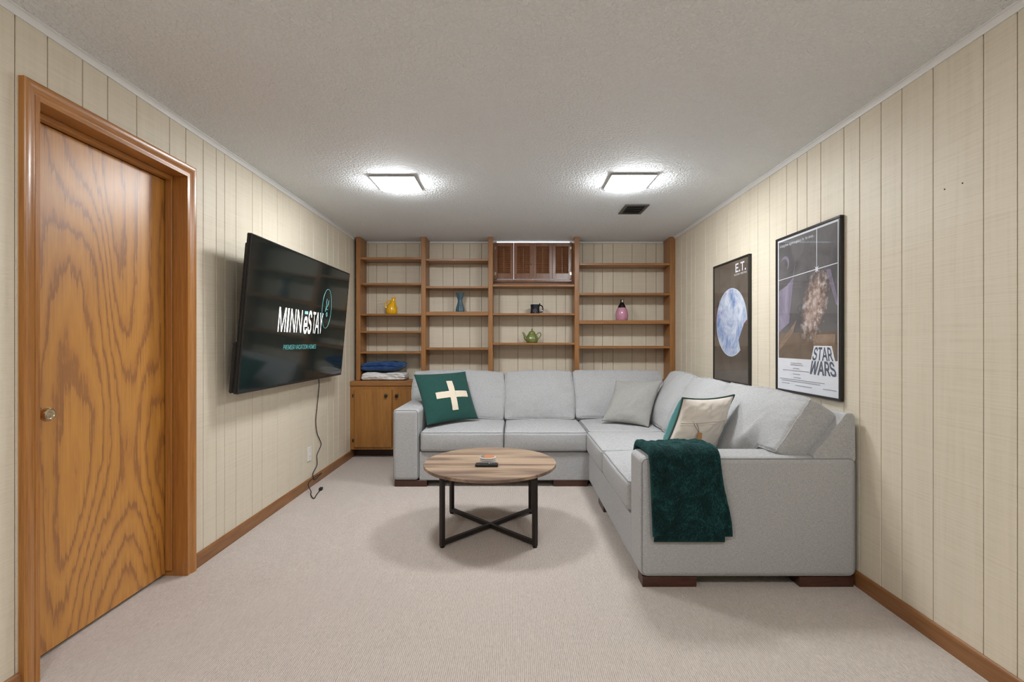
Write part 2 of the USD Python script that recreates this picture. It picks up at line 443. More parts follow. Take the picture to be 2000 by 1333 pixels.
def board(y0, y1, z0, z1f, face, inward):
    """Vertical board whose face lies at x = face; inward = +1 for the left wall, -1 for the right. z1f: function of y."""
    c = 0.0018
    a0, a1 = y0 + GAP / 2, y1 - GAP / 2
    sec = [(a0, -TH), (a0, -c), (a0 + c, 0), (a1 - c, 0), (a1, -c), (a1, -TH)]
    V = []
    for z in (z0, None):
        for y, d in sec:
            V.append((face + inward * d, y, z1f(y) if z is None else z))
    V = np.array(V)
    n = len(sec)
    fs = []
    for i in range(n):
        j = (i + 1) % n
        fs += [(i, j, n + j), (i, n + j, n + i)]
    for i in range(1, n - 1):
        fs += [(0, i + 1, i), (n, n + i, n + i + 1)]
    m = trimesh.Trimesh(V, np.array(fs), process=False)
    m.fix_normals()
    return m


rng = np.random.default_rng(7)
WIDTHS = [0.102, 0.127, 0.152, 0.203, 0.114, 0.140, 0.127, 0.203]


def fill(ys, lo, hi, start):
    ys = sorted(ys)
    k = start
    while ys[0] > lo:
        ys.insert(0, ys[0] - WIDTHS[k % 8]); k += 1
    while ys[-1] < hi:
        ys.append(ys[-1] + WIDTHS[k % 8]); k += 1
    ys[0], ys[-1] = lo, hi
    if ys[1] - ys[0] < 0.02: ys.pop(1)
    if ys[-1] - ys[-2] < 0.02: ys.pop(-2)
    return ys


left_px = [30, 93.6, 162, 210.6, 267.5, 331.4, 363, 397, 422.5, 439, 461, 493, 512, 542, 566, 587, 612, 640]
right_px = [1986, 1920, 1822, 1761, 1720.5, 1679, 1648, 1603, 1576, 1557, 1536, 1503, 1480, 1464, 1446, 1423, 1400, 1378, 1358]
left_y = fill([F * W / (CX - p) for p in left_px], YF, YB - 0.002, 2)
right_y = fill([F * W / (p - CX) for p in right_px], YF, YB - 0.002, 5)

DY0, DY1, DTOP = 1.690, 2.498, 2.055               # rough opening in the left wall
wl = thing('wall_left', 'cream painted vertical-board panelling on the wall with the oak door', 'wall', kind='structure')
back = cat(box(-1.90, -W - TH, YF, DY0, 0, 2.5), box(-1.90, -W - TH, DY1, YB, 0, 2.5), box(-1.90, -W - TH, DY0, DY1, DTOP, 2.5), box(-1.90, -1.845, DY0, DY1, 0, DTOP))
part(wl, 'backing', back, M_groove, smooth=False)
for a, b in zip(left_y[:-1], left_y[1:]):
    if b <= DY0 or a >= DY1:
        part(wl, 'panel_board', board(a, b, 0, lambda y: CZ(y) - 0.001, -W, 1), M_panel, smooth=False)
    else:
        ms = [board(max(a, DY0 - 0.5), b, DTOP, lambda y: CZ(y) - 0.001, -W, 1)]
        if a < DY0 - 0.01: ms.append(board(a, DY0 + GAP / 2, 0, lambda y: DTOP, -W, 1))
        if b > DY1 + 0.01: ms.append(board(DY1 - GAP / 2, b, 0, lambda y: DTOP, -W, 1))
        part(wl, 'panel_board', cat(*ms), M_panel, smooth=False)

wr = thing('wall_right', 'cream painted vertical-board panelling on the wall with two posters', 'wall', kind='structure')
part(wr, 'backing', box(W + TH, 1.9, YF, YB, 0, 2.5), M_groove, smooth=False)
for a, b in zip(right_y[:-1], right_y[1:]):
    part(wr, 'panel_board', board(a, b, 0, lambda y: CZ(y) - 0.001, W, -1), M_panel, smooth=False)
for px, py in ((1845, 370), (1880, 358)):
    Y = F * W / (px - CX)
    m = trimesh.creation.cylinder(0.003, 0.0012, sections=10)
    m.apply_transform(trimesh.transformations.rotation_matrix(math.pi / 2, [0, 1, 0]))
    m.apply_translation(P(px, py, Y) + [-0.0004, 0, 0])
    part(wr, 'nail_hole', m, M_string)

# back wall, with the small high window in the third shelf bay
SB = 179.0                                          # px per metre at the back wall
back_px = [719.5, 735.7, 756.5, 792.9, 819, 838, 865.1, 885.5, 917.6, 940.7, 957, 974.8, 1011.5, 1040, 1060.3, 1086.9, 1104.6, 1122, 1137.8, 1159.9, 1176.7, 1197.7, 1234.4, 1261.7, 1281.7, 1297]
bx = [(p - CX) / SB for p in back_px]
bx = [-W + 0.001] + bx + [W - 0.001]
WX0, WX1, WZ0, WZ1 = -0.235, 0.662, 1.80, 2.40
wb = thing('wall_back', 'cream painted vertical-board panelling seen between the bookcase shelves', 'wall', kind='structure')
part(wb, 'backing', cat(box(-1.9, WX0, YB + TH, YB + 0.16, 0, 2.5), box(WX1, 1.9, YB + TH, YB + 0.16, 0, 2.5), box(WX0, WX1, YB + TH, YB + 0.16, 0, WZ0), box(WX0, WX1, YB + TH, YB + 0.16, WZ1, 2.5)), M_groove, smooth=False)
RZ = trimesh.transformations.rotation_matrix(-math.pi / 2, [0, 0, 1])


def bboard(x0, x1, z0, z1):
    m = board(x0, x1, z0, lambda y: z1, 0.0, 1)     # face at x = 0 towards +x, running along y
    v = m.vertices
    m.vertices = np.stack([v[:, 1], YB - v[:, 0], v[:, 2]], 1)
    m.fix_normals()
    return m


for a, b in zip(bx[:-1], bx[1:]):
    zt = CZ(YB) - 0.001
    if b > WX0 and a < WX1:
        ms = [bboard(a, b, 0, WZ0)]
        if a < WX0 - 0.008: ms.append(bboard(a, WX0, WZ0, zt))
        if b > WX1 + 0.008: ms.append(bboard(WX1, b, WZ0, zt))
        part(wb, 'panel_board', cat(*ms), M_panel, smooth=False)
    else:
        part(wb, 'panel_board', bboard(a, b, 0, zt), M_panel, smooth=False)
solo('wall_front', box(-1.9, 1.9, YF - 0.12, YF, 0, 2.5), M_wall, 'plain cream wall at the camera end of the room', 'wall', kind='structure')

# crown mouldings
def crown(y0, y1, side):
    c, h = 0.021, 0.026
    sec = [(0, -h), (0.005, -h), (0.0075, -h * 0.72), (0.013, -h * 0.35), (0.0165, -0.006), (c, -0.005), (c, 0.0), (0, 0.0)]
    V = []
    for y in (y0, y1):
        V += [(side * (W - d), y, CZ(y) + z) for d, z in sec]
    n = len(sec)
    fs = []
    for i in range(n):
        j = (i + 1) % n
        fs += [(i, j, n + j), (i, n + j, n + i)]
    for i in range(1, n - 1):
        fs += [(0, i + 1, i), (n, n + i, n + i + 1)]
    m = trimesh.Trimesh(np.array(V), np.array(fs), process=False)
    m.fix_normals()
    return m


solo('trim_1', crown(YF, YB - 0.005, -1), M_trim, 'white crown moulding along the top of the wall with the door', 'crown moulding', kind='structure')
solo('trim_2', crown(YF, YB - 0.005, 1), M_trim, 'white crown moulding along the top of the wall with the posters', 'crown moulding', kind='structure')

# baseboards
def baseboard(y0, y1, side):
    t, h = 0.013, 0.074
    sec = [(0, 0), (t, 0), (t, h - 0.012), (t * 0.75, h - 0.004), (t * 0.4, h), (0, h)]
    V = []
    for y in (y0, y1):
        V += [(side * (W - d), y, z) for d, z in sec]
    n = len(sec)
    fs = []
    for i in range(n):
        j = (i + 1) % n
        fs += [(i, j, n + j), (i, n + j, n + i)]
    for i in range(1, n - 1):
        fs += [(0, i + 1, i), (n, n + i, n + i + 1)]
    m = trimesh.Trimesh(np.array(V), np.array(fs), process=False)
    m.fix_normals()
    return m


bl = thing('baseboard_left', 'brown oak baseboard on either side of the door', 'baseboard', kind='structure')
part(bl, 'board', baseboard(2.541, 5.10, -1), M_oak_y, smooth=40)
part(bl, 'board', baseboard(YF, 1.655, -1), M_oak_y, smooth=40)
solo('baseboard_right', baseboard(YF, 4.98, 1), M_oak_y, 'brown oak baseboard below the posters, running towards the camera', 'baseboard', smooth=40, kind='structure')

# ------------------------------------------------------------------ door
JY0, JY1, JZ = 1.708, 2.480, 2.038                   # clear opening
dr = thing('door_1', 'golden oak flush door recessed in a moulded oak casing', 'door', (-W, (JY0 + JY1) / 2, 0), kind='structure')
slab = part(dr, 'door_slab', bevel_box(-1.812, -1.775, JY0 + 0.003, JY1 - 0.003, 0.014, JZ - 0.022, 0.0015), M_door, smooth=False)
XJ = -1.664
part(dr, 'jamb', box(-1.845, XJ, DY0 + 0.001, JY0, 0, JZ + 0.016), M_casing_v, smooth=False)
part(dr, 'jamb', box(-1.845, XJ, JY1, DY1 - 0.001, 0, JZ + 0.016), M_casing_v, smooth=False)
part(dr, 'head_jamb', box(-1.845, XJ, JY0, JY1, JZ, JZ + 0.016), M_casing_y, smooth=False)
part(dr, 'stop', bevel_box(-1.772, -1.738, JY1 - 0.012, JY1 - 0.0002, 0.03, JZ - 0.001, 0.002), M_casing_v, smooth=False)
part(dr, 'stop', bevel_box(-1.772, -1.738, JY0 + 0.0002, JY0 + 0.012, 0.03, JZ - 0.001, 0.002), M_casing_v, smooth=False)
part(dr, 'head_stop', bevel_box(-1.772, -1.738, JY0 + 0.012, JY1 - 0.012, JZ - 0.022, JZ - 0.0002, 0.002), M_casing_y, smooth=False)
# moulded casing: distance from the inner edge outwards, projection from the wall
CW = 0.056
prof = [(0, 0.0), (0, 0.013), (0.003, 0.0155), (0.010, 0.0145), (0.017, 0.0155), (0.028, 0.0205), (0.038, 0.0235), (0.048, 0.0245), (0.053, 0.0235), (CW, 0.020), (CW, 0.0)]


def casing(side):
    """side: 'n' near leg, 'f' far leg, 'h' head, mitred."""
    V = []
    rev = 0.004
    a0, a1, zt = JY0 - rev, JY1 + rev, JZ + rev
    for end in (0, 1):
        for d, x in prof:
            X = -W + x
            if side == 'n':
                V.append((X, a0 - d, 0.0 if end == 0 else zt + d))
            elif side == 'f':
                V.append((X, a1 + d, 0.0 if end == 0 else zt + d))
            else:
                V.append((X, a0 - d if end == 0 else a1 + d, zt + d))
    n = len(prof)
    fs = []
    for i in range(n):
        j = (i + 1) % n
        fs += [(i, j, n + j), (i, n + j, n + i)]
    for i in range(1, n - 1):
        fs += [(0, i + 1, i), (n, n + i, n + i + 1)]
    m = trimesh.Trimesh(np.array(V), np.array(fs), process=False)
    m.fix_normals()
    return m


part(dr, 'casing', casing('n'), M_casing_v, smooth=35)
part(dr, 'casing', casing('f'), M_casing_v, smooth=35)
part(dr, 'head_casing', casing('h'), M_casing_y, smooth=35)
TX = trimesh.transformations.rotation_matrix(math.pi / 2, [0, 1, 0])    # z -> x
KY, KZ = 1.800, 0.925
knob_p = [(0.0, 0.0), (0.031, 0.0), (0.031, 0.003), (0.026, 0.007), (0.012, 0.010), (0.011, 0.024), (0.014, 0.030), (0.0235, 0.036), (0.0265, 0.046), (0.0255, 0.054), (0.0215, 0.0595), (0.017, 0.0605), (0.014, 0.0580), (0.007, 0.0575), (0.005, 0.0600), (0.0, 0.0605)]
m = moved(lathe(knob_p, 40), TX)
m.apply_translation([-1.775, KY, KZ])
part(slab, 'door_knob', m, M_brass, smooth=35, label='round brass knob')

# ------------------------------------------------------------------ window with shutters
wn = thing('window_1', 'narrow high basement window behind brown louvred shutters', 'window', kind='structure')
part(wn, 'window_lining', cat(box(WX0, WX0 + 0.012, YB - 0.002, YB + 0.16, WZ0, WZ1), box(WX1 - 0.012, WX1, YB - 0.002, YB + 0.16, WZ0, WZ1), box(WX0 + 0.012, WX1 - 0.012, YB - 0.002, YB + 0.16, WZ0, WZ0 + 0.012)), M_shutter, smooth=False)
part(wn, 'window_sash', cat(box(WX0 + 0.012, WX1 - 0.012, YB + 0.075, YB + 0.105, WZ0 + 0.012, WZ0 + 0.05), box(WX0 + 0.012, WX0 + 0.045, YB + 0.075, YB + 0.105, WZ0 + 0.05, WZ1), box(WX1 - 0.045, WX1 - 0.012, YB + 0.075, YB + 0.105, WZ0 + 0.05, WZ1)), M_trim, smooth=False)
part(wn, 'pane', trimesh.Trimesh([(WX0 + 0.045, YB + 0.09, WZ0 + 0.05), (WX1 - 0.045, YB + 0.09, WZ0 + 0.05), (WX1 - 0.045, YB + 0.09, WZ1), (WX0 + 0.045, YB + 0.09, WZ1)], [(0, 1, 2), (0, 2, 3)], process=False), M_glass, smooth=False)

sh = thing('window_shutter', 'four-leaf reddish brown louvred shutters below the ceiling in the bookcase', 'shutter', (0.2, YB - 0.03, 1.86))
SX0, SX1 = -0.214, 0.624
SZ0, SZ1 = 1.872, 2.267
pw = (SX1 - SX0) / 4
YS0, YS1 = 5.262, 5.284
part(sh, 'sill', bevel_box(SX0 - 0.005, SX1 + 0.004, 5.235, YB - 0.003, 1.838, 1.866, 0.004), M_shutter, smooth=False)
st = 0.036
for x0, x1 in ((-0.2205, SX0 - 0.0008), (SX1 + 0.0008, 0.6293)):
    part(sh, 'side_frame', box(x0, x1, YS0 + 0.002, YB - 0.003, 1.866, SZ1), M_shutter, smooth=False)
for k in range(4):
    x0, x1 = SX0 + k * pw + (0.0012 if k == 1 else 0.0003), SX0 + (k + 1) * pw - (0.0012 if k == 0 else 0.0003)
    leaf = part(sh, 'shutter_leaf', cat(bevel_box(x0, x0 + st, YS0, YS1, SZ0, SZ1, 0.002), bevel_box(x1 - st, x1, YS0, YS1, SZ0, SZ1, 0.002),
                                        box(x0 + st, x1 - st, YS0 + 0.001, YS1 - 0.001, SZ0, SZ0 + 0.062), box(x0 + st, x1 - st, YS0 + 0.001, YS1 - 0.001, SZ1 - 0.04, SZ1)), M_shutter, smooth=False)
    zs = np.linspace(SZ0 + 0.070, SZ1 - 0.047, 14)
    for z in zs:
        m = trimesh.creation.box([x1 - x0 - 2 * st + 0.004, 0.004, 0.033])
        m.apply_transform(trimesh.transformations.rotation_matrix(math.radians(-32), [1, 0, 0]))
        m.apply_translation([(x0 + x1) / 2, (YS0 + YS1) / 2, z])
        part(leaf, 'slat', m, M_shutter, smooth=False)
    part(leaf, 'tilt_rod', box((x0 + x1) / 2 - 0.003, (x0 + x1) / 2 + 0.003, YS0 - 0.008, YS0 - 0.002, SZ0 + 0.07, SZ1 - 0.06), M_oak_v, smooth=False)
for x in (SX0 + 2 * pw - 0.02, SX0 + 2 * pw + 0.02):
    m = trimesh.creation.icosphere(2, 0.009)
    m.apply_translation([x, YS0 - 0.010, SZ0 + 0.16])
    part(sh, 'knob', cat(m, box(x - 0.003, x + 0.003, YS0 - 0.008, YS0, SZ0 + 0.157, SZ0 + 0.163)), M_brass)
for x in (SX0 + 0.010, SX1 - 0.010):
    for z in (SZ0 + 0.06, SZ1 - 0.06):
        part(sh, 'hinge', bevel_box(x - 0.010, x + 0.010, YS0 - 0.004, YS0 - 0.0002, z - 0.018, z + 0.018, 0.002), M_brass, smooth=False)

# ------------------------------------------------------------------ bookcase and base cabinet
SF = 187.5
YSF = F / SF                                         # front plane of the bookcase
ux = [(695.2, 703.6), (822.4, 831.5), (953.4, 962.5), (1122.2, 1131.6), (1308.6, 1318.8)]
ux = [((a - CX) / SF, (b - CX) / SF) for a, b in ux]
YC0 = F / 190.5                                      # cabinet face
ZTOP = 0.790
bc = thing('bookcase', 'wall-wide built-in golden oak bookcase with open shelves behind the sofa', 'bookcase', (0, YSF, ZTOP))
for a, b in ux:
    m = bevel_box(a, b, YSF, YB - 0.022, ZTOP, 2.4, 0.0025)
    v = m.vertices.copy()
    hi = v[:, 2] > 2.0
    v[hi, 2] = [CZ(y) - 0.0015 for y in v[hi, 1]]
    m.vertices = v
    part(bc, 'upright', m, M_oak_v, smooth=False)


def zf(py):
    return H + (CY - py) / SF


bays = [[(502.5, 506.8), (553, 556.8), (613.1, 616.8), (646.8, 650.6), (687.2, 691.2)],
        [(505.6, 509.6), (559.2, 563), (609, 616.5), (679.5, 684)],
        [(555.8, 559.8), (612.2, 616), (669.9, 674)],
        [(514, 518.2), (572.4, 576.8), (626, 633.3), (676.4, 681.2)]]
shelf_z = []
for k, rows in enumerate(bays):
    x0, x1 = ux[k][1] + 0.0008, ux[k + 1][0] - 0.0008
    shelf_z.append([])
    for t, b in rows:
        part(bc, 'shelf', bevel_box(x0, x1, YSF + 0.004, YB - 0.002, zf(b), zf(t), 0.002), M_oak_x, smooth=False)
        shelf_z[-1].append(zf(t))
# crown pieces between the uprights on the back wall
n = 3
for k in (0, 1, 3):
    m = box(ux[k][1] - (0.03 if k == 0 else 0.0) + 0.0, ux[k + 1][0], YB - 0.02, YB - 0.0005, CZ(YB) - 0.022, CZ(YB) - 0.0005)
    where = {0: 'first bay from the door wall', 1: 'second bay from the door wall', 3: 'bay nearest the poster wall'}[k]
    m = bevel_box(ux[k][1] + 0.001, ux[k + 1][0] - 0.001, YB - 0.02, YB - 0.0005, CZ(YB) - 0.022, CZ(YB) - 0.0008, 0.004)
    solo(f'trim_{n}', m, M_trim, 'short white moulding at the ceiling in the bookcase ' + where, 'crown moulding', smooth=False, kind='structure')
    n += 1

cb = thing('base_cabinet', 'low golden oak base cabinet under the bookcase beside the sofa arm', 'cabinet', (0, YC0, 0))
part(cb, 'body', cat(box(-W + 0.002, W - 0.002, YC0, YB - 0.002, 0.088, ZTOP - 0.049)), M_cab, smooth=False)
part(cb, 'toe_kick', box(-W + 0.016, W - 0.002, 5.105, 5.13, 0.001, 0.088), M_kick, smooth=False)
dx = lambda px: (px - CX) / 190.5
for a, b, pull in ((692.5, 765.8, 755.3), (767.6, 836, 776)):
    dp = part(cb, 'door', bevel_box(dx(a), dx(b), YC0 - 0.018, YC0 - 0.0005, 0.112, 0.706, 0.006), M_cab, smooth=False)
    x = dx(pull)
    m = moved(lathe([(0.0, 0.0), (0.013, 0.0), (0.014, 0.003), (0.006, 0.006), (0.006, 0.012), (0.014, 0.018), (0.015, 0.024), (0.010, 0.029), (0.0, 0.031)], 24), trimesh.transformations.rotation_matrix(math.pi / 2, [1, 0, 0]))
    m.vertices[:, 2] *= 1.35
    m.apply_translation([x, YC0 - 0.018, 0.643])
    part(dp, 'pull', m, M_black_metal, label='dark round pull')
for z in (0.18, 0.64):
    part(cb, 'hinge', bevel_box(dx(688.2), dx(690.6), YC0 - 0.006, YC0 - 0.0003, z - 0.016, z + 0.016, 0.001), M_black_metal, smooth=False)
solo('countertop', bevel_box(-W + 0.002, W - 0.002, YC0 - 0.014, YB - 0.001, ZTOP - 0.048, ZTOP - 0.0005, 0.004), M_oak_x, 'golden oak counter slab on the low cabinet, carrying folded blankets', 'countertop', smooth=False)

# ------------------------------------------------------------------ ceiling lights, vent, hook
def ceiling_light(x, y, label, lamp=None):
    z = CZ(y)
    t = thing('ceiling_light', label, 'ceiling light', (x, y, z))
    h = 0.153
    fr = bevel_box(x - h, x + h, y - h, y + h, z - 0.011, z - 0.0012, 0.003)
    part(t, 'frame', fr, M_lampframe, smooth=False)
    a, b = 0.146, 0.110
    V = [(x + sx * a, y + sy * a, z - 0.0115) for sx, sy in ((-1, -1), (1, -1), (1, 1), (-1, 1))]
    V += [(x + sx * (a - .006), y + sy * (a - .006), z - 0.016) for sx, sy in ((-1, -1), (1, -1), (1, 1), (-1, 1))]
    V += [(x + sx * b, y + sy * b, z - 0.036) for sx, sy in ((-1, -1), (1, -1), (1, 1), (-1, 1))]
    V = np.array(V)
    fs = []
    for k in (0, 4):
        for i in range(4):
            j = (i + 1) % 4
            fs += [(k + i, k + 4 + j, k + j), (k + i, k + 4 + i, k + 4 + j)]
    fs += [(8, 10, 9), (8, 11, 10), (0, 1, 2), (0, 2, 3)]
    m = trimesh.Trimesh(V, np.array(fs), process=False)
    m.fix_normals()
    part(t, 'diffuser', m, lamp or M_lamp, smooth=False, label='glowing white diffuser')


ceiling_light(-0.815, 3.385, 'square white ceiling light above the television side of the room')
ceiling_light(0.795, 3.355, 'square white ceiling light nearest the poster wall, beside the vent')
ceiling_light(-0.81, 0.15, 'square ceiling light near the camera on the door side', M_lamp_dim)
ceiling_light(0.80, 0.15, 'square ceiling light near the camera on the poster side', M_lamp_dim)

vx0, vx1, vy0, vy1 = 0.895, 1.088, 3.90, 4.18
zv = CZ(4.04)
vt = thing('ceiling_vent', 'dark metal air vent in the ceiling beyond the light', 'vent', ((vx0 + vx1) / 2, 4.04, zv))
fw = 0.024
part(vt, 'frame', cat(box(vx0, vx0 + fw, vy0, vy1, zv - 0.009, zv - 0.002), box(vx1 - fw, vx1, vy0, vy1, zv - 0.009, zv - 0.002), box(vx0 + fw, vx1 - fw, vy0, vy0 + fw, zv - 0.009, zv - 0.002), box(vx0 + fw, vx1 - fw, vy1 - fw, vy1, zv - 0.009, zv - 0.002)), M_vent, smooth=False)
part(vt, 'backing', box(vx0 + fw, vx1 - fw, vy0 + fw, vy1 - fw, zv - 0.0035, zv - 0.002), M_ventin, smooth=False)
for y in np.linspace(vy0 + fw + 0.012, vy1 - fw - 0.012, 11):
    m = trimesh.creation.box([vx1 - vx0 - 2 * fw, 0.012, 0.0012])
    m.apply_transform(trimesh.transformations.rotation_matrix(math.radians(28), [1, 0, 0]))
    m.apply_translation([(vx0 + vx1) / 2, y, zv - 0.0068])
    part(vt, 'slat', m, M_vent, smooth=False)

hk = P(707.2, 431, 4.47)
hz = CZ(4.47)
pts = [(hk[0], 4.47, hz - 0.002), (hk[0], 4.47, hz - 0.018), (hk[0] + 0.004, 4.47, hz - 0.026), (hk[0] + 0.010, 4.47, hz - 0.030), (hk[0] + 0.015, 4.47, hz - 0.024), (hk[0] + 0.015, 4.47, hz - 0.016)]
h_ = thing('ceiling_hook', 'tiny white hook screwed into the ceiling near the bookcase corner', 'hook', (hk[0], 4.47, hz))
part(h_, 'hook', tube(smoothline(pts, 24), 0.0022, 8), M_outlet)
part(h_, 'plate', moved(trimesh.creation.cylinder(0.008, 0.003, sections=16), frame4((hk[0], 4.47, hz - 0.003), (1, 0, 0), (0, 1, 0), (0, 0, 1))), M_outlet)

# ------------------------------------------------------------------ television
Yn, Yf_ = 2.765, 4.425
XT, XBt = -1.492, -1.572
ZT = H + 0.4161 * 1.49
ZB = H - 0.1915 * 1.571
tl, tr_ = np.array([XT, Yn, ZT]), np.array([XT, Yf_, ZT])
blc, brc = np.array([XBt, Yn, ZB]), np.array([XBt, Yf_, ZB])
ex = np.array([0.0, 1, 0])                             # reading direction
ey = (tl - blc) / np.linalg.norm(tl - blc)             # up the screen
ez = np.cross(ex, ey)                                  # out of the screen
TVW, TVH = Yf_ - Yn, np.linalg.norm(tl - blc)
T0 = frame4(blc, ex, ey, ez)                           # local: x along, y up, z out; origin bottom near corner


def tvbox(x0, x1, y0, y1, z0, z1, b=0.003):
    return moved(bevel_box(x0, x1, y0, y1, z0, z1, b), T0)


tv = thing('television', 'large wall-mounted flat television showing a white lettered welcome screen', 'television', (-1.55, (Yn + Yf_) / 2, ZB))
part(tv, 'back_shell', tvbox(0.0, TVW, 0.0, TVH, -0.026, -0.010, 0.004), M_tvback, smooth=False)
part(tv, 'rear_bulge', tvbox(0.006, TVW - 0.006, 0.002, TVH * 0.32, -0.058, -0.0382, 0.006), M_tvback, smooth=False)
part(tv, 'side_shell', tvbox(0.008, TVW - 0.008, 0.003, TVH * 0.94, -0.038, -0.0262, 0.005), M_tvback, smooth=False)
bz = 0.011
bez = cat(tvbox(0, TVW, 0, bz * 1.5, -0.010, 0.0), tvbox(0, TVW, TVH - bz, TVH, -0.010, 0.0), tvbox(0, bz, bz * 1.5, TVH - bz, -0.010, 0.0), tvbox(TVW - bz, TVW, bz * 1.5, TVH - bz, -0.010, 0.0))
part(tv, 'bezel', bez, M_black, smooth=False)
scr = part(tv, 'screen', tvbox(bz, TVW - bz, bz * 1.5, TVH - bz, -0.0098, -0.002, 0.0003), M_screen, smooth=False)
arm = cat(box(-W + 0.001, -W + 0.02, 3.35, 3.85, 1.10, 1.60), box(-W + 0.02, -1.578, 3.42, 3.46, 1.24, 1.50), box(-W + 0.02, -1.578, 3.74, 3.78, 1.24, 1.50))
part(tv, 'wall_bracket', arm, M_tvback, smooth=False)


def on_tv(px, py):
    d = np.array([(px - CX) / F, 1.0, (CY - py) / F])
    o = np.array([0, 0, H])
    t = np.dot(blc - o, ez) / np.dot(d, ez)
    q = o + d * t - blc
    return np.array([np.dot(q, ex), np.dot(q, ey)])


def tvtext(text, height, width, x, y, material, parent, name='lettering', bold=False, label=None):
    m = meshkit.text_mesh(text, height, 0.0008, bold)
    w0 = m.bounds[1][0] - m.bounds[0][0]
    m.apply_translation([-m.bounds[0][0], 0, 0])
    m.apply_scale([width / w0, 1, 1])
    m.apply_translation([x, y, -0.0018])
    return part(parent, name, moved(m, T0), material, smooth=False, label=label)


a, b, c = on_tv(544.2, 645.6), on_tv(629.5, 654.5), on_tv(550.8, 597.2)
hgt, full = c[1] - a[1], b[0] - a[0]
yb = (a[1] + b[1]) / 2
e0 = on_tv(592, 650)[0] - a[0]
e1 = on_tv(601.3, 650)[0] - a[0]
def zx(z):
    return on_tv(540 + z / 9.525, 560 + (815 + (z - 40) * 0.105) / 9.525)[0]
for ch, z0_, z1_ in (('M', 24, 163), ('N', 246, 343), ('N', 366, 461), ('e', 494, 566), ('S', 574, 640), ('T', 660, 708), ('A', 706, 782), ('Y', 786, 842)):
    tvtext(ch, hgt * (0.97 if ch == 'e' else 1.0), zx(z1_) - zx(z0_), zx(z0_), yb, M_logo_white, scr, bold=ch in 'eS', label='white letter ' + ch)
part(scr, 'lettering', moved(box(zx(186), zx(217), yb, yb + hgt, -0.0018, -0.001), T0), M_logo_white, smooth=False, label='white letter I')
mc = moved(box(zx(500), zx(560), yb + hgt * 0.84, yb + hgt * 0.98, -0.0018, -0.001), T0)
part(scr, 'letter_bar', mc, M_logo_pale, smooth=False, label='pale teal bar over the letter e')
a2, b2, c2 = on_tv(553.7, 682.4), on_tv(617, 682), on_tv(555.8, 671.3)
tvtext('PREMIER VACATION HOMES', (c2[1] - a2[1]) * 0.82, b2[0] - a2[0], a2[0], (a2[1] + b2[1]) / 2, M_logo_teal, scr, label='small teal line of capitals')
rc = (on_tv(641.7, 565.5) + on_tv(635.5, 641.5)) / 2
rr = np.linalg.norm(on_tv(641.7, 565.5) - on_tv(635.5, 641.5)) / 2
ang = np.linspace(0, 2 * math.pi, 64, endpoint=False)
ringpts = np.stack([rc[0] + 0.60 * rr * np.cos(ang), rc[1] + rr * np.sin(ang), np.full(64, -0.0015)], 1)
part(scr, 'emblem', cat(*[moved(tube(ringpts, 0.0022, 6, True), T0)] + [moved(tube(smoothline([(rc[0] + 0.62 * dx_ * rr, rc[1] + dy_ * rr, -0.0015) for dx_, dy_ in s], 16), 0.0028, 6), T0) for s in (
    [(-0.10, 0.50), (-0.14, 0.28), (-0.05, 0.12)], [(0.30, 0.44), (0.22, 0.24), (0.05, 0.12), (-0.18, 0.0), (-0.26, -0.16)],
    [(-0.20, 0.12), (0.0, -0.05), (0.22, -0.02)], [(0.10, -0.18), (-0.02, -0.26), (-0.02, -0.36), (0.10, -0.40), (0.20, -0.30), (0.10, -0.18)])]), M_logo_teal, label='thin teal circle emblem')

# cord from the television to the floor
cp = []
for zx, zy in [(318, 70), (325, 110), (318, 200), (305, 330), (292, 480), (305, 600), (330, 660), (345, 710), (325, 765), (303, 820), (305, 910), (280, 965), (262, 1010)]:
    px, py = 560 + zx / 5.129, 730 + zy / 5.129
    X = -1.672
    cp.append(P(px, py, F * (-X) / (CX - px)))
cp[0] = cp[0] + [0.0, 0, 0.035]
def floorpt(zx, zy, z=0.006):
    px, py = 560 + zx / 5.129, 730 + zy / 5.129
    Y = F * (H - z) / (py - CY)
    return np.array([(px - CX) / F * Y, Y, z])
fl = [floorpt(*q) for q in [(240, 1205), (248, 1228), (262, 1248), (282, 1246), (293, 1222), (318, 1190), (338, 1168)]]
lo = cp[-1]
mid = [lo + [0.012, 0.0, -0.045], lo + [0.022, 0.05, -0.035], lo + [0.026, 0.11, -0.02], np.array([-1.655, fl[0][1] + 0.12, 0.06]), np.array([fl[0][0] - 0.01, fl[0][1] + 0.03, 0.012])]
path_c = smoothline(cp + mid + fl, 260)
cd = thing('power_cord', 'thin black power cord hanging from the television, plug lying on the carpet', 'cord', fl[0])
part(cd, 'cable', tube(path_c, 0.0034, 8), M_cord)
pe = fl[-1]
dirp = fl[-1] - fl[-2]; dirp[2] = 0; dirp /= np.linalg.norm(dirp)
sidep = np.array([-dirp[1], dirp[0], 0])
part(cd, 'plug', moved(rbox(0.019, 0.013, 0.011, 0.006, (2, 2, 2)), frame4(pe + dirp * 0.012 + [0, 0, 0.0065], dirp, sidep, (0, 0, 1))), M_cord)
for s in (-1, 1):
    part(cd, 'prong', moved(trimesh.creation.box([0.016, 0.0015, 0.006]), frame4(pe + dirp * 0.038 + sidep * s * 0.006 + [0, 0, 0.0065], dirp, sidep, (0, 0, 1))), M_chrome, smooth=False)

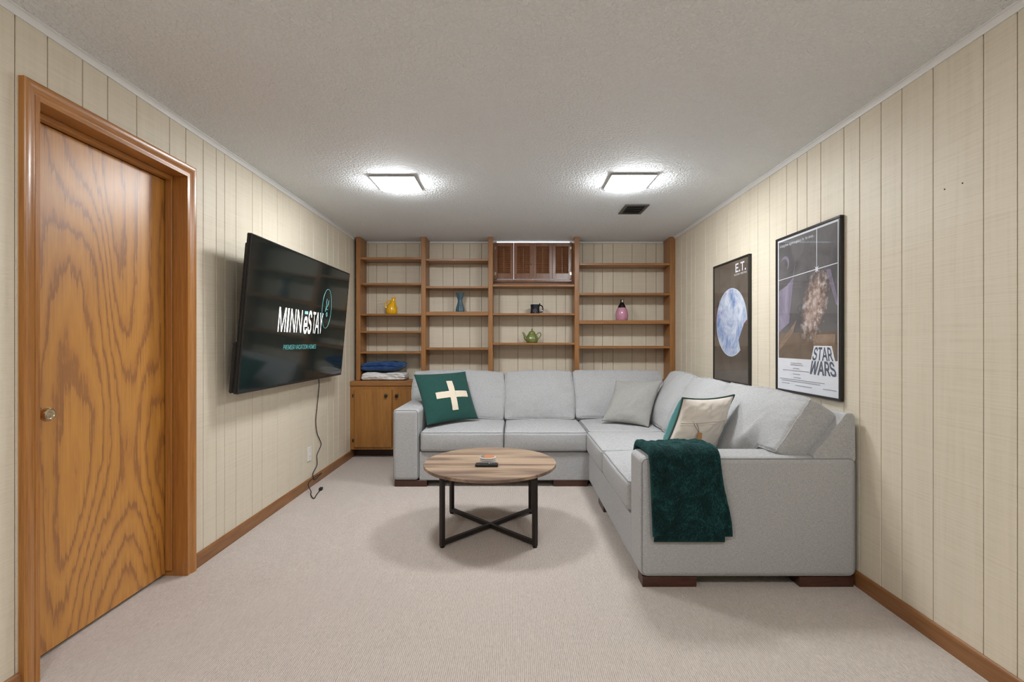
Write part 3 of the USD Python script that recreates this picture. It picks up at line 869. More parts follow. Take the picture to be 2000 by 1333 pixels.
Yo = F * W / (CX - 603.5)
zo = P(603.5, 887, Yo)[2]
ot = thing('wall_outlet', 'white duplex outlet plate low on the wall beside the cord', 'outlet', (-W, Yo, zo))
part(ot, 'cover_plate', bevel_box(-W + 0.0003, -W + 0.006, Yo - 0.036, Yo + 0.036, zo - 0.058, zo + 0.058, 0.003), M_outlet, smooth=False)
for s in (-1, 1):
    rp = part(ot, 'receptacle', bevel_box(-W + 0.006, -W + 0.009, Yo - 0.017, Yo + 0.017, zo + s * 0.02 - 0.014, zo + s * 0.02 + 0.014, 0.002), M_outlet, smooth=False)
    for q in (-1, 1):
        part(rp, 'slot', box(-W + 0.009, -W + 0.0094, Yo + q * 0.006 - 0.001, Yo + q * 0.006 + 0.001, zo + s * 0.02 - 0.005, zo + s * 0.02 + 0.005), M_string, smooth=False)

# ------------------------------------------------------------------ sectional sofa
sf = thing('sectional_sofa', 'light grey fabric L-shaped sectional sofa with loose back cushions', 'sofa', (0.6, 4.0, 0))
ZL, ZA, ZR = 0.05, 0.638, 0.290                        # underside, arm top, rail top
YS, YBK = 3.995, 4.955                                  # front and back of the long side
XR0, XR1 = 0.612, 1.662                                 # front and back of the return
YN = 2.353                                              # near end of the return
AW = 0.216                                              # arm thickness


def rrect(cx, cy, hx, hy, r, axis, at, n=6):
    """Rounded rectangle path; axis names the normal."""
    pts = []
    for k, (sx, sy) in enumerate(((1, 1), (-1, 1), (-1, -1), (1, -1))):
        for t in np.linspace(k * math.pi / 2, (k + 1) * math.pi / 2, n):
            pts.append((cx + sx * (hx - r) + r * math.cos(t), cy + sy * (hy - r) + r * math.sin(t)))
    pts = np.array(pts)
    z = np.full(len(pts), at)
    return {'z': np.stack([pts[:, 0], pts[:, 1], z], 1), 'y': np.stack([pts[:, 0], z, pts[:, 1]], 1), 'x': np.stack([z, pts[:, 0], pts[:, 1]], 1)}[axis]


# arms
r = 0.034
al = part(sf, 'arm', rblock(-1.0, -1.0 + AW, YS, YBK, ZL, ZA, r, (4, 8, 6)), M_sofa, smooth=True)
d = r * 0.29
part(al, 'piping', tube(rrect(-1.0 + AW / 2, (ZL + ZA) / 2, AW / 2 - d, (ZA - ZL) / 2 - d, r * 0.7, 'y', YS + d), 0.0032, 6, True), M_piping)
ar = part(sf, 'arm', rblock(XR0, XR1, YN, YN + AW, ZL, ZA - 0.004, 0.032, (12, 4, 6)), M_sofa, smooth=True)
d = 0.032 * 0.29
part(ar, 'piping', tube(rrect((XR0 + XR1) / 2, (ZL + ZA - 0.004) / 2, (XR1 - XR0) / 2 - d, (ZA - 0.004 - ZL) / 2 - d, 0.03, 'y', YN + d), 0.0036, 6, True), M_piping)
# rails
part(sf, 'base', rblock(-1.0 + AW + 0.002, XR0 + 0.02, YS + 0.012, YBK - 0.05, ZL, ZR - 0.006, 0.012, (6, 4, 3)), M_sofa, smooth=True)
part(sf, 'base', rblock(XR0 + 0.006, XR1 - 0.03, YN + AW + 0.002, YBK - 0.06, ZL, ZR - 0.006, 0.012, (4, 8, 3)), M_sofa, smooth=True)


# wedge shaped back frames
def wedge(profile, a0, a1, axis):
    pg = Polygon(profile).buffer(-0.02).buffer(0.02, 4)
    m = extrude(pg, a1 - a0)
    v = m.vertices
    if axis == 'y':                                     # profile in (x, z), extruded along y
        m.vertices = np.stack([v[:, 0], a0 + v[:, 2], v[:, 1]], 1)
    else:                                               # profile in (y, z), extruded along x
        m.vertices = np.stack([a0 + v[:, 2], v[:, 0], v[:, 1]], 1)
    m.fix_normals()
    return m


part(sf, 'back_frame', wedge([(1.40, 0.60), (1.43, 0.645), (1.585, 0.835), (1.605, 0.848), (1.655, 0.846), (1.665, 0.83), (1.667, 0.06), (1.60, 0.06), (1.55, 0.3)], YN + 0.012, YBK, 'y') if False else
     cat(wedge([(1.435, 0.626), (1.458, 0.650), (1.590, 0.815), (1.612, 0.846), (1.642, 0.846), (1.654, 0.832), (1.657, 0.606), (1.50, 0.61)], YN + 0.008, YBK, 'y'), box(1.52, 1.66, YN + AW, YBK - 0.004, 0.25, 0.63)), M_sofa, smooth=40)
part(sf, 'back_frame', cat(wedge([(4.705, 0.640), (4.725, 0.662), (4.885, 0.832), (4.905, 0.842), (4.940, 0.842), (4.952, 0.832), (4.954, 0.60), (4.80, 0.605)], -0.998, 1.40, 'x'), box(-0.77, 1.5, 4.82, 4.95, 0.25, 0.63)), M_sofa, smooth=40)


# seat cushions
def seat(x0, x1, y0, y1, z0=0.288, z1=0.452, crown_=0.022, front=None):
    hx, hy, hz, rr_ = (x1 - x0) / 2, (y1 - y0) / 2, (z1 - z0) / 2, 0.026
    c = np.array([(x0 + x1) / 2, (y0 + y1) / 2, (z0 + z1) / 2])

    def deform(p):
        p = p.copy()
        u, v, w = p[:, 0] / hx, p[:, 1] / hy, p[:, 2] / hz
        dome_ = np.clip(1 - np.abs(u) ** 2.6, 0, 1) * np.clip(1 - np.abs(v) ** 2.6, 0, 1)
        p[:, 2] += np.where(w > 0, crown_ * dome_ * np.clip(w, 0, 1), 0)
        side = np.clip(1 - w * w, 0, 1)
        if front == 'y':
            p[:, 1] -= np.where(v < -0.5, 0.014 * side * np.clip(1 - u ** 4, 0, 1), 0)
        if front == 'x':
            p[:, 0] -= np.where(u < -0.5, 0.014 * side * np.clip(1 - v ** 4, 0, 1), 0)
        nz = meshkit.fbm((p + c) * 6.0, 3, 3) - 0.5
        p[:, 2] += np.where(w > 0, nz * 0.010, 0)
        return p + c

    m = rbox(hx, hy, hz, rr_, (14, 14, 4))
    m.vertices = deform(m.vertices)
    s = part(sf, 'seat_cushion', m, M_sofa, smooth=True)
    q = rr_ * 0.29
    for zz in (hz - q, -(hz - q)):
        pp = rrect(0, 0, hx - q, hy - q, rr_ * 0.75, 'z', zz, 5)
        dense = []
        for i in range(len(pp)):
            A, B = pp[i], pp[(i + 1) % len(pp)]
            k = max(1, int(np.linalg.norm(B - A) / 0.06))
            dense += [A + (B - A) * t for t in np.linspace(0, 1, k, endpoint=False)]
        part(s, 'piping', tube(deform(np.array(dense)), 0.0034, 6, True), M_piping)


seat(-0.772, -0.086, YS - 0.004, 4.70, front='y')
seat(-0.082, 0.606, YS - 0.004, 4.70, front='y')
seat(0.618, 1.30, 4.036, 4.72)
seat(XR0 - 0.012, 1.30, 3.332, 4.030, front='x')
seat(XR0 - 0.008, 1.30, 2.588, 3.326, front='x')


# loose back cushions
def back_cushion(width, height, thick, origin, exv, lean, facing, over_arm=None, seed=0, sag=0.0):
    """origin: bottom front edge at the middle of the cushion. facing: 'y' long side, 'x' return. over_arm: -1/+1 end (along local x) that rests on the arm."""
    hx, hy, hz, rr_ = width / 2, height / 2, thick / 2, 0.034
    s, c = math.sin(lean), math.cos(lean)
    if facing == 'y':
        EX, EY, EZ = np.array([1.0, 0, 0]), np.array([0, s, c]), np.array([0, -c, s])
    else:
        EX, EY, EZ = np.array([0, -1.0, 0]), np.array([s, 0, c]), np.array([-c, 0, s])
    o = np.asarray(origin, float) + EY * hy - EZ * hz

    def deform(p):
        p = p.copy()
        u, v, w = p[:, 0] / hx, p[:, 1] / hy, p[:, 2] / hz
        if over_arm:
            e = sm(over_arm * p[:, 0], hx - 0.30, hx - 0.20)
            k = 1 - e * 0.385
            p[:, 1] = hy - (hy - p[:, 1]) * k
            pinch = np.exp(-((over_arm * p[:, 0] - (hx - 0.26)) / 0.05) ** 2) * sm(-v, 0.2, 0.9)
            p[:, 2] -= np.where(w > 0, 0.045 * pinch, 0)
        dome_ = np.clip(1 - np.abs(u) ** 2.4, 0, 1) * np.clip(1 - np.abs(v) ** 2.2, 0, 1)
        low = 1 - 0.25 * v
        p[:, 2] += np.where(w > 0, 0.060 * dome_ * low, -0.015 * dome_)
        p[:, 1] += np.where(v > 0.3, (0.016 * np.cos(u * math.pi / 2) - sag * np.cos(u * math.pi / 2)), 0)
        p[:, 0] += 0.012 * np.sign(u) * sm(np.abs(u), 0.6, 1) * (1 - v * v)
        q = np.stack([p[:, 0] * 5 + seed * 3.1, p[:, 1] * 5, p[:, 2] * 5], 1)
        nz = meshkit.fbm(q, 4, 11 + seed) - 0.5
        p[:, 2] += np.where(w > 0.2, nz * 0.042, 0)
        ed = 1 - np.maximum(np.abs(u), np.abs(v))
        puck = np.where(np.abs(u) > np.abs(v), np.sin(v * 19 + 4 * np.sin(v * 7 + seed)), np.sin(u * 23 + 4 * np.sin(u * 8 + seed)))
        p[:, 2] += np.where(w > 0.2, 0.0055 * puck * np.exp(-((ed - 0.12) / 0.10) ** 2), 0)
        p[:, 1] += (meshkit.fbm(q * 1.4, 3, 31 + seed) - 0.5) * 0.016
        return o + p[:, :1] * EX + p[:, 1:2] * EY + p[:, 2:3] * EZ

    m = rbox(hx, hy, hz, rr_, (26, 20, 5))
    m.vertices = deform(m.vertices)
    b = part(sf, 'back_cushion', m, M_sofa, smooth=True)
    q = rr_ * 0.29
    for zz in (hz - q, -(hz - q)):
        pp = rrect(0, 0, hx - q, hy - q, rr_ * 0.75, 'z', zz, 5)
        dense = []
        for i in range(len(pp)):
            A, B = pp[i], pp[(i + 1) % len(pp)]
            k = max(1, int(np.linalg.norm(B - A) / 0.03))
            dense += [A + (B - A) * t for t in np.linspace(0, 1, k, endpoint=False)]
        part(b, 'piping', tube(deform(np.array(dense)), 0.0045, 6, True), M_sofa)


LEAN = math.radians(30)
back_cushion(0.895, 0.515, 0.150, (-0.5455, 4.575, 0.462), None, LEAN, 'y', over_arm=-1, seed=1)
back_cushion(0.665, 0.515, 0.150, (0.243, 4.575, 0.462), None, LEAN, 'y', seed=2)
back_cushion(0.88, 0.52, 0.150, (1.025, 4.60, 0.466), None, LEAN, 'y', seed=3, sag=0.012)
back_cushion(0.57, 0.53, 0.155, (1.215, 4.285, 0.466), None, LEAN, 'x', seed=4)
back_cushion(0.70, 0.525, 0.160, (1.20, 3.668, 0.466), None, math.radians(32), 'x', seed=5)
back_cushion(0.92, 0.540, 0.200, (1.18, 2.878, 0.466), None, math.radians(33), 'x', over_arm=1, seed=6)

for x0, x1, y0, y1 in ((0.625, 0.888, YN + 0.012, YN + 0.10), (1.388, 1.652, YN + 0.012, YN + 0.10), (0.625, 0.70, 3.40, 3.60), (-0.984, -0.719, YS + 0.012, YS + 0.09), (0.325, 0.607, YS + 0.018, YS + 0.09), (-0.984, -0.719, 4.85, 4.94), (1.45, 1.64, 4.78, 4.90)):
    part(sf, 'leg', bevel_box(x0, x1, y0, y1, 0.0, ZL + 0.002, 0.002), M_walnut_x, smooth=False)


# ------------------------------------------------------------------ pillows
def pillow_patch(tl_, tr2, bl_, br_, thick, n=40, pull=0.07, seed=0, wrinkle=0.004, power=0.55, far=1.0, far_power=None):
    """Two sheets (front towards the camera side, back) over a four-cornered patch; also returns a point function."""
    tl_, tr2, bl_, br_ = (np.asarray(q, float) for q in (tl_, tr2, bl_, br_))
    t = np.linspace(-1, 1, n)
    t = np.sign(t) * (1 - (1 - np.abs(t)) ** 1.25)
    U, V = np.meshgrid(t, t, indexing='ij')
    nrm = np.cross(tr2 - bl_, tl_ - br_)
    nrm /= np.linalg.norm(nrm)
    if nrm[1] > 0: nrm = -nrm

    def point(u, v, side):
        uu = u * (1 - pull * (1 - v * v) * np.abs(u) ** 1.5)
        vv = v * (1 - pull * (1 - u * u) * np.abs(v) ** 1.5)
        a, b = (uu + 1) / 2, (vv + 1) / 2
        base = (1 - a)[..., None] * ((1 - b)[..., None] * bl_ + b[..., None] * tl_) + a[..., None] * ((1 - b)[..., None] * br_ + b[..., None] * tr2)
        h = np.clip((1 - u * u) * (1 - v * v), 0, 1) ** (power if side > 0 else far_power or power) * (1 if side > 0 else far)
        w = meshkit.fbm(np.stack([u * 4 + seed, v * 4, 0 * u + side], -1), 4, seed) - 0.5
        edge = np.clip(1 - np.maximum(np.abs(u), np.abs(v)), 0, 1)
        pk = np.sin(u * 26 + seed) * np.exp(-edge * 9) * (np.abs(v) > np.abs(u)) + np.sin(v * 26 + seed) * np.exp(-edge * 9) * (np.abs(u) >= np.abs(v))
        h = h * thick / 2 + (w * 2.2 + pk * 0.35 * np.minimum(1, edge * 12)) * wrinkle * np.minimum(1, edge * 6)
        return base + side * h[..., None] * nrm

    i = np.arange(n * n).reshape(n, n)
    q = np.stack([i[:-1, :-1], i[1:, :-1], i[1:, 1:], i[:-1, 1:]], -1).reshape(-1, 4)
    sheets = []
    for s in (1, -1):
        pts = point(U, V, s).reshape(-1, 3)
        f = np.vstack([q[:, [0, 1, 2]], q[:, [0, 2, 3]]])
        m = trimesh.Trimesh(pts, f, process=False)
        if np.dot(m.face_normals.mean(0), nrm * s) < 0: m.invert()
        sheets.append(m)
    border = np.concatenate([i[:, 0], i[-1, 1:], i[::-1, -1][1:], i[0, ::-1][1:-1]])
    return sheets[0], sheets[1], sheets[0].vertices[border], point, nrm


def joined(a, b):
    m = cat(a, b)
    m.merge_vertices()
    return m


# green cushion with the cream cross
c4 = [P(808, 732, 4.40), P(909, 726, 4.64), P(834, 832, 4.11), P(934, 818, 4.42)]
fs_, bs_, brd, pt, nr = pillow_patch(*c4, 0.14, pull=0.05, seed=3, wrinkle=0.004)
gp = thing('throw_pillow', 'dark green knitted throw pillow with a cream cross on the left end', 'pillow', P(870, 830, 4.28))
part(gp, 'cover', joined(fs_, bs_), M_green, smooth=True)
def strip(u0, u1, v0, v1, n0, n1):
    u, v = np.linspace(u0, u1, n0), np.linspace(v0, v1, n1)
    U, V = np.meshgrid(u, v, indexing='ij')
    # the knitted cross is a little skewed on the cover
    A = pt(U + 0.03 * V, V, 1).reshape(-1, 3)
    i = np.arange(n0 * n1).reshape(n0, n1)
    q = np.stack([i[:-1, :-1], i[1:, :-1], i[1:, 1:], i[:-1, 1:]], -1).reshape(-1, 4)
    top = trimesh.Trimesh(A + nr * 0.0035, np.vstack([q[:, [0, 1, 2]], q[:, [0, 2, 3]]]), process=False)
    if np.dot(top.face_normals.mean(0), nr) < 0: top.invert()
    bot = top.copy(); bot.vertices = A - nr * 0.001; bot.invert()
    ring = np.concatenate([i[:, 0], i[-1, 1:], i[::-1, -1][1:], i[0, ::-1][1:-1]])
    K = len(A)
    ff = []
    for a_, b_ in zip(ring, np.roll(ring, -1)):
        ff += [(a_, b_, K + b_), (a_, K + b_, K + a_)]
    m = trimesh.Trimesh(np.vstack([top.vertices, bot.vertices]), np.vstack([top.faces, bot.faces + K, np.array(ff)]), process=False)
    return m
cu, cv = 0.12, -0.07
w1 = 0.115
part(gp, 'cross', cat(strip(cu - w1, cu + w1, cv - 0.60, cv + 0.58, 10, 36), strip(cu - 0.63, cu - w1 - 0.001, cv - w1, cv + w1 + 0.02, 20, 10), strip(cu + w1 + 0.001, cu + 0.63, cv - w1, cv + w1 + 0.02, 20, 10)), M_cross, smooth=40, label='cream plus-shaped cross')

# small grey cushion in the corner
c4 = [P(1203, 744, 4.55), P(1294, 743, 4.42), P(1175, 823, 4.28), P(1267, 835, 4.14)]
fs_, bs_, brd, pt, nr = pillow_patch(*c4, 0.15, pull=0.08, seed=8, wrinkle=0.008)
solo('throw_pillow', joined(fs_, bs_), M_cushion, 'plain grey linen throw pillow propped in the corner of the sofa', 'pillow', smooth=True)

# teal velvet pillow seen from its cream back
c4 = [P(1333, 778, 2.75), P(1434, 772, 2.925), P(1288, 893, 2.655), P(1394, 889, 2.84)]
fs_, bs_, brd, pt, nr = pillow_patch(*c4, 0.15, pull=0.10, seed=5, wrinkle=0.009, far=1.5, far_power=0.34)
tp = thing('throw_pillow', 'teal velvet throw pillow showing its cream cotton back and a paper tag', 'pillow', P(1350, 900, 2.8))
part(tp, 'cover_back', fs_, M_cream, smooth=True, label='cream cotton back')
part(tp, 'cover_front', bs_, M_teal, smooth=True, label='teal velvet front')
part(tp, 'piping', tube(brd, 0.006, 8, True), M_tealpipe, label='dark teal piping')
uu = np.linspace(-0.93, 0.93, 40)
zl = pt(uu, 0.18 + 0.03 * np.sin(uu * 2), 1) + nr * 0.002
part(tp, 'flap_seam', cat(tube(zl, 0.004, 6), tube(pt(uu, 0.10 + 0.03 * np.sin(uu * 2), 1) + nr * 0.001, 0.0025, 6)), M_cream)
def on_pillow(u, v, lift):
    return pt(np.array([u]), np.array([v]), 1)[0] + nr * lift
def at_pixel(px, py):
    g = np.linspace(-0.9, 0.9, 91)
    U, V = np.meshgrid(g, g, indexing='ij')
    q = pt(U, V, 1)
    d = np.hypot(q[..., 0] / q[..., 1] * F + CX - px, CY - (q[..., 2] - H) / q[..., 1] * F - py)
    k = np.unravel_index(d.argmin(), d.shape)
    return q[k]
s0, s1 = at_pixel(1353, 824) + nr * 0.004, at_pixel(1363, 845) + nr * 0.007
e_t = np.array([0.9, 0.42, 0.0]); e_t -= nr * np.dot(e_t, nr); e_t /= np.linalg.norm(e_t)
part(tp, 'string', cat(tube(smoothline([s0, (s0 + s1) / 2 - e_t * 0.008 + nr * 0.006, s1], 20), 0.0011, 5), tube(smoothline([s0 + e_t * 0.016, (s0 + s1) / 2 + e_t * 0.010 + nr * 0.006, s1], 20), 0.0011, 5)), M_string)
u_t = np.cross(nr, e_t)
if u_t[2] < 0: u_t = -u_t
u_t = u_t + e_t * 0.18; u_t /= np.linalg.norm(u_t)
e2 = np.cross(u_t, nr); e2 *= np.sign(np.dot(e2, e_t))
tg = box(-0.0165, 0.0165, -0.058, 0.0, -0.0007, 0.0007)
part(tp, 'tag', moved(tg, frame4(s1 + e_t * 0.004 + nr * 0.004, e2, u_t, nr)), M_kraft, smooth=False, label='brown paper tag')

# ------------------------------------------------------------------ plush throw over the arm
def draped(x0f, x1f, profile, thick, seed, bulge, n=96, nx=84):
    """Closed sheet swept along a profile in (y, z); x0f, x1f: edges as functions of the fraction along it."""
    pr = smoothline(np.array([(0, y, z) for y, z in profile]), n)[:, 1:]
    L = np.concatenate([[0], np.cumsum(np.linalg.norm(np.diff(pr, axis=0), axis=1))])
    s = L / L[-1]
    tg_ = np.gradient(pr, axis=0)
    tg_ /= np.linalg.norm(tg_, axis=1, keepdims=True)
    nm = np.stack([-tg_[:, 1], tg_[:, 0]], 1)           # outward: up on top, towards the camera in front
    if nm[len(nm) // 2][1] < 0 or nm[-1][0] > 0: nm = -nm
    top, bot = [], []
    us = np.linspace(0, 1, nx)
    for k in range(len(pr)):
        x = x0f(s[k]) + (x1f(s[k]) - x0f(s[k])) * us
        e = np.minimum(np.minimum(us, 1 - us) * (x1f(s[k]) - x0f(s[k])), np.minimum(s[k], 1 - s[k]) * L[-1])
        rd = np.sqrt(np.clip(1 - (1 - np.clip(e / (thick * 0.55), 0, 1)) ** 2, 0, 1))
        w = meshkit.fbm(np.stack([x * 7 + seed, np.full(nx, L[k] * 7), np.zeros(nx)], 1), 4, seed) - 0.5
        f_ = meshkit.fbm(np.stack([x * 34 + seed, np.full(nx, L[k] * 34), np.zeros(nx)], 1), 3, seed + 5) - 0.5
        h = thick * (0.5 + 0.5 * rd) + (w * bulge + f_ * 0.015) * rd
        y0, z0 = pr[k]
        top.append(np.stack([x, y0 + nm[k, 0] * h, z0 + nm[k, 1] * h], 1))
        h2 = thick * 0.5 * (1 - rd)
        bot.append(np.stack([x, y0 + nm[k, 0] * h2, z0 + nm[k, 1] * h2], 1))
    top, bot = np.array(top), np.array(bot)
    N = len(pr)
    V = np.vstack([top.reshape(-1, 3), bot.reshape(-1, 3)])
    i = np.arange(N * nx).reshape(N, nx)
    q = np.stack([i[:-1, :-1], i[1:, :-1], i[1:, 1:], i[:-1, 1:]], -1).reshape(-1, 4)
    K = N * nx
    fs2 = [q, q[:, ::-1] + K]
    ring = np.concatenate([i[:, 0], i[-1, 1:], i[::-1, -1][1:], i[0, ::-1][1:-1]])
    fs2.append(np.array([(a_, K + a_, K + b_, b_) for a_, b_ in zip(ring, np.roll(ring, -1))]))
    Q = np.vstack(fs2)
    m = trimesh.Trimesh(V, np.vstack([Q[:, [0, 1, 2]], Q[:, [0, 2, 3]]]), process=False)
    m.merge_vertices()
    m.fix_normals()
    return m


za = ZA - 0.002
yi, yo = YN + AW + 0.006, YN - 0.004
tb = thing('throw_blanket', 'dark green plush throw blanket draped over the sofa arm', 'blanket', (0.84, YN, 0.24))
part(tb, 'outer_fold', draped(lambda s: 0.632 + 0.030 * s, lambda s: 0.99 + 0.055 * sm(s, 0.5, 1.0) - 0.03 * sm(-s, -0.4, 0.0), [(yi, 0.52), (yi, 0.60), (yi - 0.012, za + 0.002), (yi - 0.06, za + 0.006), (YN + 0.08, za + 0.006), (YN + 0.014, za + 0.003), (yo - 0.005, za - 0.045), (yo - 0.005, 0.50), (yo - 0.005, 0.38), (yo - 0.004, 0.262)], 0.042, 4, 0.040), M_plush, smooth=True)
part(tb, 'inner_fold', draped(lambda s: 0.678 - 0.008 * s, lambda s: 1.012, [(yo - 0.001, 0.40), (yo - 0.001, 0.33), (yo - 0.001, 0.232)], 0.030, 9, 0.008, 14), M_plush, smooth=True)

# ------------------------------------------------------------------ coffee table
TCX, TCY, TR, TZ = -0.152, 3.10, 0.418, 0.430
ct = thing('coffee_table', 'round wood-top coffee table on a dark crossed metal base', 'table', (TCX, TCY, 0))
part(ct, 'tabletop', lathe([(0, TZ - 0.020), (TR - 0.002, TZ - 0.020), (TR, TZ - 0.018), (TR, TZ - 0.002), (TR - 0.002, TZ), (0, TZ)], 96, (TCX, TCY, 0)), M_tabletop, smooth=30)
legs = [(-0.419 + 0.002, 2.825), (0.121, 2.825), (0.117, 3.385), (-0.433, 3.385)]
for x, y in legs:
    a = math.atan2(y - TCY, x - TCX)
    e1, e2 = np.array([math.cos(a), math.sin(a), 0]), np.array([-math.sin(a), math.cos(a), 0])
    lg = part(ct, 'leg', moved(bevel_box(-0.0125, 0.0125, -0.0125, 0.0125, 0.008, TZ - 0.0202, 0.0015), frame4((x, y, 0), e1, e2, (0, 0, 1))), M_black_metal, smooth=False)
    part(lg, 'foot', lathe([(0, 0.0), (0.013, 0.0), (0.013, 0.005), (0.007, 0.008), (0, 0.008)], 16, (x, y, 0)), M_black)
for i, j in ((0, 2), (1, 3)):
    p0, p1 = np.array([*legs[i], 0]), np.array([*legs[j], 0])
    L = np.linalg.norm(p1 - p0)
    e1 = (p1 - p0) / L
    e2 = np.array([-e1[1], e1[0], 0])
    zb = 0.012 if i == 0 else 0.0125
    part(ct, 'crossbar', moved(bevel_box(0.0126, L - 0.0126, -0.0124, 0.0124, zb, zb + 0.0245, 0.0015), frame4(p0, e1, e2, (0, 0, 1))), M_black_metal, smooth=False)
    part(ct, 'top_bar', moved(box(0.0126, L - 0.0126, -0.010, 0.010, TZ - 0.034, TZ - 0.0203), frame4(p0, e1, e2, (0, 0, 1))), M_black_metal, smooth=False)

cc = (-0.166, 3.062)
names = ['bottom coaster of the round stack on the coffee table', 'second coaster from the bottom of the round stack', 'third coaster from the bottom of the round stack', 'top coaster of the round stack, with a copper and grey print']
for k in range(4):
    z0 = TZ + 0.0003 + k * 0.0103
    c_ = thing('coaster', 'white ceramic ' + names[k] if k < 3 else names[k], 'coaster', (*cc, z0), group='coasters stacked on the coffee table')
    part(c_, 'disc', lathe([(0, 0), (0.046, 0), (0.050, 0.0015), (0.0505, 0.004), (0.050, 0.0085), (0.047, 0.0098), (0, 0.0098)], 40, (*cc, z0)), M_coaster, smooth=35)
    if k == 3:
        g = Polygon([(math.cos(t) * 0.046, math.sin(t) * 0.046) for t in np.linspace(0, 2 * math.pi, 48, endpoint=False)])
        for clip, mm, lb in ((sbox(-1, -1, -0.021, 1), M_greyprint, 'grey print'), (sbox(-0.021, -1, 1, 1), M_copper, 'copper print')):
            m = extrude(g.intersection(clip), 0.0004)
            m.apply_translation([cc[0], cc[1], z0 + 0.0098])
            part(c_, 'printed_face', m, mm, smooth=False, label=lb)

rx0, rx1, ry0, ry1 = -0.238, -0.097, 2.958, 3.000
rm = thing('remote_control', 'black remote control lying in front of the coaster stack', 'remote control', ((rx0 + rx1) / 2, 2.98, TZ))
part(rm, 'body', rblock(rx0, rx1, ry0, ry1, TZ + 0.0003, TZ + 0.020, 0.008, (4, 3, 2)), M_black, smooth=True)
for k, (x, mm) in enumerate(((-0.152, M_outlet), (-0.139, M_logo_teal), (-0.20, M_greyprint), (-0.185, M_greyprint), (-0.17, M_greyprint), (-0.122, M_greyprint))):
    part(rm, 'button', moved(trimesh.creation.cylinder(0.0042, 0.0016, sections=16), frame4((x, 2.972 if k < 2 else 2.979, TZ + 0.0205), (1, 0, 0), (0, 1, 0), (0, 0, 1))), mm if k != 1 else plain('pale_blue_button', (0.25, 0.45, 0.55), 0.4))


# ------------------------------------------------------------------ posters
def poster(name_y0, name_y1, z0, z1, label):
    """y0: far edge, y1: near edge. Returns the thing and a function that lays flat shapes on the print."""
    xb, xf = W - 0.0005, W - 0.022
    t = thing('framed_poster', label, 'poster', (W, (name_y0 + name_y1) / 2, z0))
    fw_ = 0.013
    Y0, Y1 = name_y1, name_y0                              # ascending
    part(t, 'frame', cat(bevel_box(xf, xb, Y0, Y1, z0, z0 + fw_, .002), bevel_box(xf, xb, Y0, Y1, z1 - fw_, z1, .002), bevel_box(xf, xb, Y0, Y0 + fw_, z0 + fw_, z1 - fw_, .002), bevel_box(xf, xb, Y1 - fw_, Y1, z0 + fw_, z1 - fw_, .002)), M_frame, smooth=False)
    wdt, hgt_ = Y1 - Y0, z1 - z0
    T = frame4((xf + 0.008, Y1, z0), (0, -1, 0), (0, 0, 1), (-1, 0, 0))
    part(t, 'glass', moved(trimesh.Trimesh([(fw_, fw_, 0.004), (wdt - fw_, fw_, 0.004), (wdt - fw_, hgt_ - fw_, 0.004), (fw_, hgt_ - fw_, 0.004)], [(0, 1, 2), (0, 2, 3)], process=False), T), M_glass, smooth=False)

    def lay(name, poly, material, level, lab=None, parent=None):
        """poly in metres from the lower far corner."""
        m = poly if isinstance(poly, trimesh.Trimesh) else extrude(poly, 0.00018)
        m = m.copy()
        m.apply_translation([0, 0, level * 0.00022])
        return part(parent or t, name, moved(m, T), material, smooth=False, label=lab)

    return t, lay, wdt, hgt_, fw_


def ptext(text, h, x, y, width=None, bold=False, shear=0.0, rot=0.0):
    m = meshkit.text_mesh(text, h, 0.00018, bold)
    m.apply_translation([-m.bounds[0][0], 0, 0])
    if width: m.apply_scale([width / m.bounds[1][0], 1, 1])
    v = m.vertices.copy()
    v[:, 0] += v[:, 1] * shear
    c, s = math.cos(rot), math.sin(rot)
    m.vertices = np.stack([v[:, 0] * c - v[:, 1] * s + x, v[:, 0] * s + v[:, 1] * c + y, v[:, 2]], 1)
    return m


def cloudy(name, c0, c1, sc):
    return mat(name, {'g': ('geometry', {}), 'n': ('noise_texture', dict(scale=sc, detail=4.0, roughness=0.65, distortion=1.0)), 'r': ('rgb_ramp', dict(ramp=[(0.36, c0), (0.64, c1)])), 'p': ('principled_bsdf', dict(roughness=0.6, specular_ior_level=0.2))},
               [('g.position', 'n.vector'), ('n.fac', 'r.fac'), ('r.color', 'p.base_color')])


